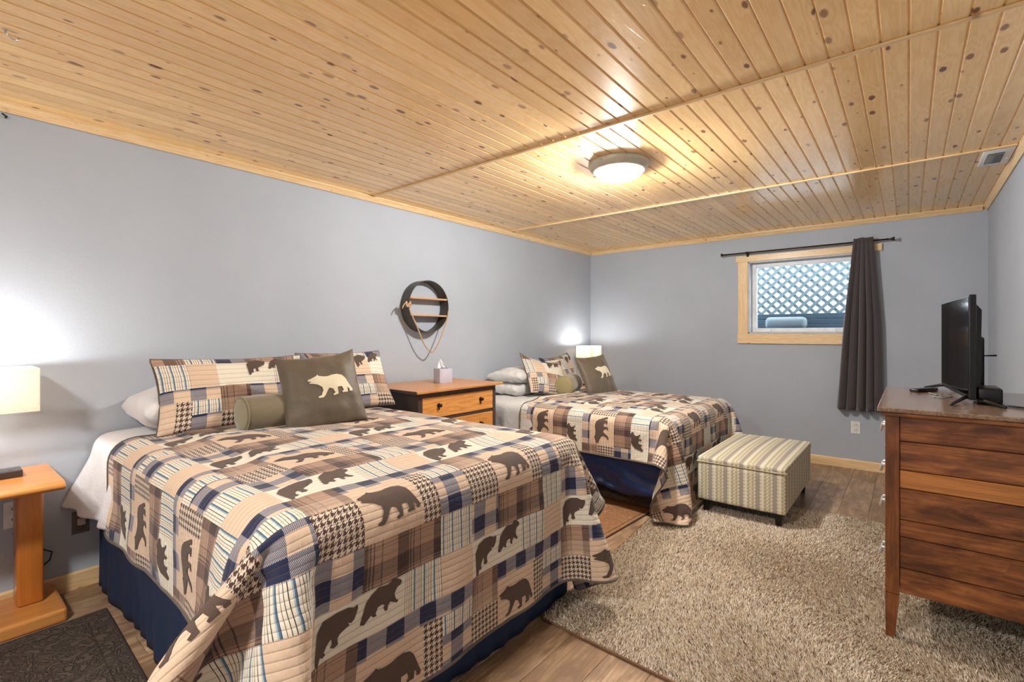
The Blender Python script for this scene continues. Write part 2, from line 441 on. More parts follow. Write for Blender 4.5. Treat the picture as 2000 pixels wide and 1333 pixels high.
fb.box(fx0, fx0+k, fy0, fy1, fz0, fz1, .003, 1); fb.box(fx1-k, fx1, fy0, fy1, fz0, fz1, .003, 1)
fb.box(fx0+k, fx1-k, fy0, fy1, fz0, fz0+k, .003, 1); fb.box(fx0+k, fx1-k, fy0, fy1, fz1-k, fz1, .003, 1)
fr = fb.obj('window_frame', VINYL, win)
for lx in (fx0+.16, fx1-.22):
    lb = B().box(lx-.045, lx+.035, fy0-.006, fy0, fz0+.004, fz0+.014, .002, 1).box(lx+.02, lx+.034, fy0-.02, fy0-.004, fz0+.0, fz0+.032, .003, 1)
    lb.obj('latch', VINYL, fr)
gl = Mat('window_glass', .02); gl.set('Transmission Weight', 1.0); gl.set('IOR', 1.01)
B().box(fx0+k-.004, fx1-k+.004, fy0+.022, fy0+.026, fz0+k-.004, fz1-k+.004).obj('pane', gl.m, win)

# ================================================================ OUTSIDE THE WINDOW
LY = D+.80
lat = thing('lattice_panel', 'grey-green diagonal wooden lattice standing outside the window against bright daylight', 'lattice', (2.6, LY, 1.54))
LMAT = flat('lattice_glare_grey', (104, 124, 128), .8)  # bluish grey lightened: window glare is put into the slat colour
lx0, lx1, lz0, lz1 = -1.25, 1.45, 0.0, .80
wpr = .037; sp = .114
def slat_obj(a, c, yy):
    dx, dz = c[0]-a[0], c[1]-a[1]; L = math.hypot(dx, dz)
    if L < .06: return
    me = B().box(-L/2, L/2, -.004, .004, -wpr/2, wpr/2, .001, 1).mesh('slat'); me.materials.append(LMAT)
    o = link(bpy.data.objects.new('slat', me), lat)
    o.location = ((a[0]+c[0])/2, yy, (a[1]+c[1])/2); o.rotation_euler = (0, -math.atan2(dz, dx), 0)
hgt = lz1-lz0
n = int((lx1-lx0+hgt)/sp)+1
for i in range(n):
    x = lx0-hgt+i*sp
    # rising right
    a = [x, lz0]; c = [x+hgt, lz1]
    if a[0] < lx0: a = [lx0, lz0+lx0-x]
    if c[0] > lx1: c = [lx1, lz0+lx1-x]
    if a[0] < c[0]: slat_obj(a, c, -.005)
    a = [x+hgt, lz0]; c = [x, lz1]
    if c[0] < lx0: c = [lx0, lz0+x+hgt-lx0]
    if a[0] > lx1: a = [lx1, lz0+x+hgt-lx1]
    if c[0] < a[0]: slat_obj(c, a, .005)
B().box(lx0-.03, lx1+.03, -.014, .014, lz0-.045, lz0, .003, 1).obj('rail', LMAT, lat)
B().box(lx0-.03, lx1+.03, -.014, .014, lz1, lz1+.045, .003, 1).obj('rail', LMAT, lat)
rw = thing('retaining_wall', 'dark teal timber retaining boards below the lattice outside the window', 'retaining wall', (2.6, LY, 0))
TEALW = flat('teal_timber', (58, 76, 88), .7)
zz = .95
while zz < 1.49:
    B().box(-1.3, 1.5, -.03+random.uniform(-.008, .008), .05, zz, zz+.066, .006, 2).obj('board', TEALW, rw); zz += .066
rk = B(); rk.box(2.0, 2.42, LY-.22, LY-.06, 1.36, 1.50, .05, 4)
ro = autosmooth(rk.obj('garden_block', flat('pale_block', (120, 134, 140), .8)), 60); tag(ro, 'pale rounded block lying before the dark boards outside the window', 'block')
gd = B().box(-.5, W+.8, D+.16, LY+3.0, .6, .95).obj('well_gravel', flat('well_gravel', (90, 92, 90), .95)); tag(gd, kind='structure')
gd2 = B().box(1.9, 3.1, LY-.26, LY-.04, .95, 1.362, .01, 1).obj('well_ledge', TEALW); tag(gd2, kind='structure')

# ================================================================ LIGHT FIXTURES
def emit(name, rgb, strength):
    q = Mat(name, .5); q.set('Base Color', lin(rgb)); q.set('Emission Color', lin(rgb)); q.set('Emission Strength', strength); return q.m
GLOBE = emit('glowing_glass_bowl', (255, 250, 242), CEIL_EMIT)
# frosted glass that lets part of the bulb's light straight through
_t = GLOBE.node_tree; _o = [n for n in _t.nodes if n.type == 'OUTPUT_MATERIAL'][0]; _m = _t.nodes.new('ShaderNodeMixShader'); _m.inputs[0].default_value = .6
_t.links.new(_t.nodes['Principled BSDF'].outputs[0], _m.inputs[1]); _t.links.new(_t.nodes.new('ShaderNodeBsdfTransparent').outputs[0], _m.inputs[2]); _t.links.new(_m.outputs[0], _o.inputs[0])
def ceiling_lamp(x, y, mat, label, watt=0):
    t = thing('ceiling_light', label, 'ceiling light', (x, y, H))
    autosmooth(B().lathe([(.0, 0), (.190, 0), (.193, -.010), (.186, -.026), (.172, -.048), (.160, -.056), (.152, -.056), (.150, -.050), (.0, -.050)], (0, 0, 0), 48).obj('rim', NICKEL, t), 50)
    prof = [(.150*math.cos(a), -.052-.062*math.sin(a)) for a in [k*math.pi/2/10 for k in range(10)]]+[(0, -.114)]
    B().lathe(prof, (0, 0, 0), 40).obj('glass_bowl', mat, t, True)
    for k in range(3):
        a = 2*math.pi*k/3+.4
        B().lathe([(0, -.008), (.006, -.006), (.006, 0)], (.188*math.cos(a), .188*math.sin(a), -.018), 8).obj('thumbscrew', NICKEL, t, True)
    B().lathe([(0, -.124), (.006, -.121), (.008, -.115), (.004, -.112), (0, -.110)], (0, 0, 0), 12).obj('finial', NICKEL, t, True)
    if watt:
        ld = bpy.data.lights.new('bulb_light', 'POINT'); ld.energy = watt; ld.shadow_soft_size = .045; ld.color = (1, .985, .95)
        lo = link(bpy.data.objects.new('bulb_light', ld), t); lo.location = (0, 0, -.085)
    return t
ceiling_lamp(1.877, 2.852, GLOBE, 'lit flush ceiling light with white glass bowl and nickel rim on the pine boards', CEIL_WATT)
ceiling_lamp(2.1, -.9, emit('rear_fill_glow', (255, 250, 244), REAR_FILL_EMIT), 'added fill light behind the viewpoint, built like the flush ceiling light')  # added soft fill for surfaces facing the camera, out of view

SHADE = Mat('linen_shade', .9); c_ = SHADE.coord()
x_, y_, z_ = SHADE.sep(c_)
nn = SHADE.noise(SHADE.comb(SHADE.m_('MULTIPLY', x_, 60), SHADE.m_('MULTIPLY', y_, 60), SHADE.m_('MULTIPLY', z_, 420)), 1, 3)
SHADE.set('Base Color', SHADE.ramp(nn, [(.3, lin((222, 214, 202))), (.7, lin((244, 240, 232)))]))
tr = SHADE.t.nodes.new('ShaderNodeBsdfTranslucent'); tr.inputs[0].default_value = lin((250, 240, 224))
mx = SHADE.t.nodes.new('ShaderNodeMixShader'); mx.inputs[0].default_value = .30
SHADE.t.links.new(SHADE.b.outputs[0], mx.inputs[1]); SHADE.t.links.new(tr.outputs[0], mx.inputs[2])
SHADE.t.links.new(mx.outputs[0], [n for n in SHADE.t.nodes if n.type == 'OUTPUT_MATERIAL'][0].inputs[0])
def table_lamp(x, y, zt, w, d, z0, z1, label, watt):
    """rectangular linen shade, w along y, d along x; zt is the table height"""
    t = thing('table_lamp', label, 'table lamp', (x, y, zt))
    s = B(); th = .002
    a, c = z0-zt, z1-zt
    s.box(d/2-th, d/2, -w/2, w/2, a, c); s.box(-d/2, -d/2+th, -w/2, w/2, a, c)
    s.box(-d/2+th, d/2-th, w/2-th, w/2, a, c); s.box(-d/2+th, d/2-th, -w/2, -w/2+th, a, c)
    s.obj('lamp_shade', SHADE.m, t)
    for zz in (a+.002, c-.004):
        B().box(-.003, .003, -w/2+.003, w/2-.003, zz, zz+.003).obj('shade_wire', NICKEL, t)
    autosmooth(B().box(-.06, .06, -.06, .06, 0, .02, .004).lathe([(.011, .02), (.011, a+.05), (.016, a+.05), (.016, a+.09), (0, a+.09)], (0, 0, 0), 16).obj('base', BRONZE, t), 40)
    bo = B().lathe([(0, a+.09), (.014, a+.092), (.026, a+.118), (.022, a+.142), (0, a+.152)], (0, 0, 0), 16).obj('bulb', emit('bulb_glow', (255, 240, 220), 30), t, True)
    ld = bpy.data.lights.new('bulb_light', 'POINT'); ld.energy = watt; ld.shadow_soft_size = .028; ld.color = (1, .98, .95)
    lo = link(bpy.data.objects.new('bulb_light', ld), t); lo.location = (0, 0, a+.175)
    return t

# ================================================================ NIGHTSTANDS
def nightstand(x0, x1, y0, y1, zt, label, bx1, by0, by1):
    cx, cy = (x0+x1)/2, (y0+y1)/2
    t = thing('nightstand', label, 'nightstand', (cx, cy, 0))
    L = lambda v: v-cx
    M = lambda v: v-cy
    o = B().prism([(L(x0), zt-.028), (L(x0), zt), (L(x1)-.03, zt), (L(x1)-.006, zt-.012), (L(x1), zt-.020), (L(x1)-.004, zt-.028), (L(x1)-.02, zt-.038), (L(x0), zt-.038)], M(y0)+.006, M(y1)-.006).obj('table_top', OAKX, t)
    md = o.modifiers.new('bevel', 'BEVEL'); md.width = .006; md.segments = 2
    o = B().box(L(bx1)-.335, L(bx1), M(by0), M(by1), .0, .062).obj('base', OAKX, t)
    md = o.modifiers.new('bevel', 'BEVEL'); md.width = .014; md.segments = 3; md.angle_limit = R(30)
    for yy in (by1-.105, by0+.105):
        autosmooth(B().box(L(.195)-.13, L(.195), M(yy)-.045, M(yy)+.045, .062, zt-.038, .012, 3).obj('post', OAKZ, t), 40)
    return t
nightstand(.02, .487, -.17, .425, .668, 'honey oak nightstand on two thick posts at the left edge beside the large bed', .352, -.19, .445)
table_lamp(.215, .13, .668, .45, .24, .965, 1.155, 'lit table lamp with wide rectangular linen shade at the left edge of the photo', SHADE_WATT)
nightstand(.02, .487, 4.98, 5.56, .668, 'honey oak nightstand in the far corner hidden behind the further bed', .352, 4.98, 5.56)
table_lamp(.245, 5.28, .668, .24, .22, .965, 1.155, 'lit table lamp with pale square shade in the far corner behind the further bed', SHADE_WATT*.55)
cb = thing('charging_box', 'small flat black box with a slot on the left nightstand', 'box', (.2, .22, .668))
B().box(-.045, .045, -.024, .09, 0, .030, .002, 1).obj('casing', flat('black_box_side', (58, 46, 44), .5), cb)
B().box(-.043, .043, -.022, .088, .030, .032).obj('lid', flat('slate_lid', (78, 78, 84), .4), cb)
B().box(.0, .016, .045, .060, .032, .0328).obj('slot', BLACK, cb)
# cord behind the post
o = B().tube([(.02, .30, .36), (.022, .34, .28), (.02, .40, .25), (.022, .435, .225), (.03, .425, .19), (.022, .39, .16), (.02, .36, .13), (.02, .30, .10)], .0035, 6).obj('power_cord', BLACK, None, True)
tag(o, 'thin black cord hanging by the wall behind the left nightstand post', 'cord')

def outlet(name, pos, axis, w, h, label, mat=WHITE, sockets=True):
    t = thing(name, label, 'outlet', pos, 0 if axis == 'y' else R(90))
    B().box(-w/2, w/2, -.006, 0, -h/2, h/2, .002, 2).obj('plate', mat, t)
    if sockets:
        for s in (-1, 1):
            f = autosmooth(B().box(-w*.24, w*.24, -.009, -.005, s*h*.2-h*.13, s*h*.2+h*.13, .004, 2).obj('socket', mat, t), 30)
            for dx in (-.007, .007):
                B().box(dx-.0015, dx+.0015, -.0096, -.0088, s*h*.2-.002, s*h*.2+.009).obj('slot', BLACK, f)
    return t
outlet('wall_outlet', (2.919, D, .400), 'y', .075, .118, 'white double wall outlet on the back wall below the curtain')
outlet('wall_outlet', (0.0, .304, .444), 'x', .03+.04, .125, 'white wall plate half hidden behind the left nightstand post')
o = outlet('wall_outlet', (0.0, .545, .336), 'x', .07, .115, 'dark wall outlet with a pale plug just left of the large bed', flat('taupe_plate', (112, 98, 92), .5))
pb = B().box(.006, .034, .53, .562, .325, .36, .006, 2).obj('night_plug', flat('pale_plug', (214, 200, 186), .5)); tag(pb, 'small pale plug in the dark outlet beside the hanging sheet corner', 'plug')

# nail on the wall, hook on the ceiling
tag(B().tube([(.0, .276, 2.331), (.022, .278, 2.331), (.026, .270, 2.334), (.026, .262, 2.340)], .004, 8).obj('wall_hook', BRONZE, None, True), 'tiny dark hook on the left wall just under the ceiling trim', 'hook')
hk = thing('ceiling_hook', 'small brass hook screwed into the ceiling boards at upper left', 'hook', (.805, .208, H))
B().tube([(0, 0, 0), (0, 0, -.012), (.006, .010, -.022), (.0, .022, -.028), (-.004, .034, -.022), (-.004, .036, -.012)], .0028, 8).obj('hook', CHROME, hk, True)
B().lathe([(.008, 0), (.008, -.003), (0, -.004)], (0, 0, 0), 12).obj('collar', CHROME, hk, True)

# ceiling vent
vt = thing('ceiling_vent', 'white ceiling register with grey louvres in the far right corner', 'vent', (3.733, 4.20, H))
autosmooth(B().box(-.070, .070, -.176, .176, -.012, 0, .005, 2).obj('face_plate', WHITE, vt), 30)
B().box(-.045, .030, -.11, .11, -.0135, -.0115).obj('opening', flat('vent_shadow_grey', (92, 96, 98), .6), vt)
for k in range(9):
    M = Matrix.Translation((-.0075, -.098+k*.0245, -.0145)) @ Matrix.Rotation(R(35), 4, 'X')
    B().box(-.036, .036, -.009, .009, -.0008, .0008, M=M).obj('louvre', flat('louvre_grey', (166, 168, 166), .5) if k == 0 else bpy.data.materials['louvre_grey'], vt)
B().box(.045, .052, .0, .03, -.022, -.010, .002, 1).obj('lever', WHITE, vt)

# ================================================================ BEDS
def load_grid(s, shape):
    """second differences of the draped cloth in units of 2 mm; 10000+n stands for n zeros"""
    out = []
    for t in s.split():
        v = int(t)
        if v > 9000: out += [0]*(v-10000)
        else: out.append(v)
    d = np.array(out, float).reshape(3, shape[0], shape[1]).transpose(1, 2, 0)
    return np.cumsum(np.cumsum(d, 1), 0)/500.0

def quilt(name, data, shape, rowp, colp, zt, label, du=0, dv=0, K=3, sweep=None):
    A = load_grid(data, shape)
    if sweep:      # the corner tail swings a little aside
        cx_, cy_, sx_, sy_, rad = sweep
        w_ = np.clip((zt-.03-A[..., 2])/.6, 0, 1)*np.exp(-((A[..., 0]-cx_)**2+(A[..., 1]-cy_)**2)/rad**2)
        s_ = np.clip((.74-A[..., 1])/.22, 0, 1); s_ = s_*s_*(3-2*s_)
        A[..., 0] += sx_*w_*s_; A[..., 1] += sy_*w_
    F = catrom(A, K); F = catrom(F.transpose(1, 0, 2).copy(), K).transpose(1, 0, 2).copy()
    # soft gathers on the hanging part and a little unevenness on top
    gx = np.gradient(F, axis=0); gy = np.gradient(F, axis=1)
    N = np.cross(gx, gy); N /= np.linalg.norm(N, axis=2, keepdims=True)+1e-9
    i, j = np.meshgrid(np.arange(F.shape[0]), np.arange(F.shape[1]), indexing='ij')
    u = j/K*.0375; v = i/K*.034
    drop = np.clip((zt-.06-F[..., 2])/.3, 0, 1)
    rip = .010*np.sin(u*13+1.6*np.sin(v*3+1))*drop + .007*np.sin(v*17+2*np.sin(u*4))*drop*(F[..., 1] < F[..., 1].min()+.5)
    rip += .0035*np.sin(u*8+v*5+1.2*np.sin(v*7))*np.sin(v*9-u*3)
    rip = np.abs(rip)*.5+rip*.5
    F = F + N*(rip+.004)[..., None]
    F[..., 2] = np.maximum(F[..., 2], .032)
    n, m = F.shape[:2]
    me, f = grid_mesh(name, F)
    fi, fj = np.divmod(np.arange(len(f)), m-1)
    r = (fi-dv)//(2*K); c = (fj-du)//(2*K)
    mi = np.array([KI[TILE[(a+rowp) % 8][(b_+colp) % 8]] for a, b_ in zip(r, c)], np.int32)
    for q in QM: me.materials.append(q)
    me.polygons.foreach_set('material_index', mi)
    uvl = me.uv_layers.new(name='UVMap'); li = np.empty(len(me.loops), np.int32); me.loops.foreach_get('vertex_index', li)
    UV = np.stack([u.reshape(-1)[li], v.reshape(-1)[li]], 1); uvl.data.foreach_set('uv', UV.reshape(-1))
    o = mesh_obj(name, me, None, None, True); tag(o, label, 'quilt')
    sd = o.modifiers.new('thickness', 'SOLIDIFY'); sd.thickness = .006; sd.offset = -1
    def fmap(uu, vv):
        a = np.clip(vv/.034*K, 0, n-1.001); b_ = np.clip(uu/.0375*K, 0, m-1.001)
        i0, j0 = a.astype(int), b_.astype(int); fa, fb = (a-i0)[:, None], (b_-j0)[:, None]
        def S(G): return (G[i0, j0]*(1-fa)*(1-fb)+G[i0+1, j0]*fa*(1-fb)+G[i0, j0+1]*(1-fa)*fb+G[i0+1, j0+1]*fa*fb)
        return S(F)+S(N)*.0022
    U, V = .075, .068
    nr, ncl = (shape[0]-1)//2, (shape[1]-1)//2
    for r in range(-2, nr):
        for c in range(-4, ncl):
            tr, tc = (r+rowp) % 8, (c+colp) % 8
            def lay(poly, w, u0, v0):
                P = poly*w; u0 += du*U/(2*K); v0 += dv*V/(2*K)
                if u0+P[:, 0].min() < 0 or v0+P[:, 1].min() < 0 or u0+P[:, 0].max() > ncl*U or v0+P[:, 1].max() > nr*V: return
                applique('bear_applique', P, lambda a, b_: fmap(a+u0, b_+v0), BEARF, o)
            if tr == 0 and tc == 0: lay(WALK, .205, c*U+.01, r*V+.04)
            if tr == 5 and tc == 6:
                lay(LOW, .125, c*U+.015, r*V+.012); lay(UP, .135, c*U+.150, r*V-.004)
    # bound hem
    ring = [F[0, j] for j in range(0, m, 2)]+[F[i, m-1] for i in range(1, n, 2)]+[F[n-1, j] for j in range(m-1, -1, -2)]+[F[i, 0] for i in range(n-2, 0, -2)]
    ring.append(ring[0])
    B().tube([p+np.array([0, 0, 0]) for p in ring], .006, 6, False).obj('hem_binding', BIND, o, True)
    return o, F

def wavy_sheet_path(xs, prof, wob, name, mat, parent=None):
    P = np.array([[wob(x, s, p) for s, p in enumerate(prof)] for x in xs])
    me, _ = grid_mesh(name, P); o = mesh_obj(name, me, mat, parent, True)
    md = o.modifiers.new('sub', 'SUBSURF'); md.levels = 1; md.render_levels = 1
    sd = o.modifiers.new('thick', 'SOLIDIFY'); sd.thickness = .002; sd.offset = -1
    return o

def skirt(x1, y0, y1, z0, z1, mat, parent, drape=0.0, pleat=.006, seed=0):
    """runs along the near side, round the foot and along the far side"""
    pts = [(x, y0) for x in np.linspace(.06, x1, 70)]+[(x1, y) for y in np.linspace(y0, y1, 56)[1:]]+[(x, y1) for x in np.linspace(x1, .06, 70)[1:]]
    P = np.zeros((len(pts), 15, 3)); L = 0
    for k, (x, y) in enumerate(pts):
        if k: L += math.dist(pts[k-1], (x, y))
        side = 0 if k < 70 else (1 if k < 125 else 2)
        nx, ny = [(0, -1), (1, 0), (0, 1)][side]
        for s in range(15):
            t = s/14
            o = pleat*math.sin(L*46+math.sin(L*9)*2.5)*t + .010*t*math.sin(L*7+seed)
            zb = z0 + (drape*(.5-.5*math.cos(L*2*math.pi/.55)) if drape else 0)
            if drape: o += .018*math.sin(t*9+2.2*math.sin(L*5.5)-L*3)*t
            P[k, s] = (x+nx*o, y+ny*o, z1+(zb-z1)*t)
    me, _ = grid_mesh('skirt', P); o = mesh_obj('bed_skirt', me, mat, parent, True)
    sd = o.modifiers.new('thick', 'SOLIDIFY'); sd.thickness = .002; return o

def bed(y0, y1, zt, label, skirt_mat, z0, drape, seed):
    cy = (y0+y1)/2; t = thing('bed', label, 'bed', (1.04, cy, 0))
    a, c = y0-cy, y1-cy
    def X(v): return v-1.04
    autosmooth(B().box(X(.05), X(1.975), a+.045, c-.045, zt-.28, zt-.02, .06, 5).obj('mattress', SHEET, t), 50)
    autosmooth(B().box(X(.05), X(1.96), a+.06, c-.06, zt-.50, zt-.282, .02, 3).obj('box_spring', flat('box_spring_ticking', (196, 194, 188), .9) if seed == 0 else bpy.data.materials['box_spring_ticking'], t), 50)
    f = B()
    for yy in (a+.05, c-.09): f.box(X(.08), X(1.97), yy, yy+.04, zt-.54, zt-.50)
    for xx in (X(.08), X(1.93)): f.box(xx, xx+.04, a+.05, c-.05, zt-.54, zt-.501)
    f.obj('bed_frame', BLACKLEG, t)
    for xx in (.16, 1.86):
        for yy in (a+.12, c-.16):
            B().box(X(xx), X(xx)+.035, yy, yy+.035, .03, zt-.54).lathe([(.014, 0), (.022, .006), (.022, .026), (.01, .03)], (X(xx)+.017, yy+.017, 0), 14).obj('leg', BLACKLEG if (xx < 1 or seed == 0) else flat('pale_caster', (190, 178, 160), .5), t)
    s = skirt(2.0, y0+.012, y1-.012, z0, zt-.27, skirt_mat, t, drape, seed=seed)
    s.location = (-1.04, -cy, 0)
    return t
bed(.60, 2.08, .79, 'large near bed against the left wall with a dark navy skirt to the floor', NAVY, .012, 0, 0)
bed(3.30, 4.76, .70, 'further bed in the far corner with a shiny navy satin skirt', SATIN, .115, .05, 1)

# white sheets turned over the head ends
def head_sheet(name, x0, x1, yn, yf, zt, zb, flare, label, mat, seed):
    n = 22
    path = [(yf+.03, zt-.25), (yf+.028, zt-.08), (yf-.01, zt)]+[(y, zt) for y in np.linspace(yf-.08, yn+.09, 22)]
    path += [(yn+.06-.07*math.sin(a), zt-.07+.07*math.cos(a)) for a in (.3, .8, 1.3)]
    path += [(yn-.012, z) for z in np.linspace(zt-.10, zb, 14)]
    xs = np.linspace(x0, x1, 26); P = np.zeros((len(xs), len(path), 3))
    for i, x in enumerate(xs):
        for j, (y, z) in enumerate(path):
            k = max(0, (zt-.08-z)/(zt-.08-zb)) if j > 15 else 0
            e = math.exp(-(x-x0)/.22)
            yy = y - k**1.2*(flare*e+.012+.016*math.sin(x*30+k*2+seed))
            zz = z + (1-k)*.006*math.sin(x*19+y*7+seed) + k*(.03*e if j > 15 else 0)
            xx = x - k*.03*e
            P[i, j] = (xx, yy, zz+.006*(1 if k == 0 else 0))
    me, _ = grid_mesh(name, P); o = mesh_obj(name, me, mat, None, True); tag(o, label, 'sheet')
    md = o.modifiers.new('sub', 'SUBSURF'); md.levels = 1; md.render_levels = 1
    sd = o.modifiers.new('thick', 'SOLIDIFY'); sd.thickness = .0025; sd.offset = -1
    return o
head_sheet('bed_sheet', .03, .50, .60, 2.08, .785, .40, .105, 'white sheet hanging out in a point at the head of the near bed', SHEET, 0)
head_sheet('bed_sheet', .03, .92, 3.29, 4.77, .695, .33, .03, 'pale sheet showing at the head of the further bed beside the chest of drawers', SHEET2, 2)

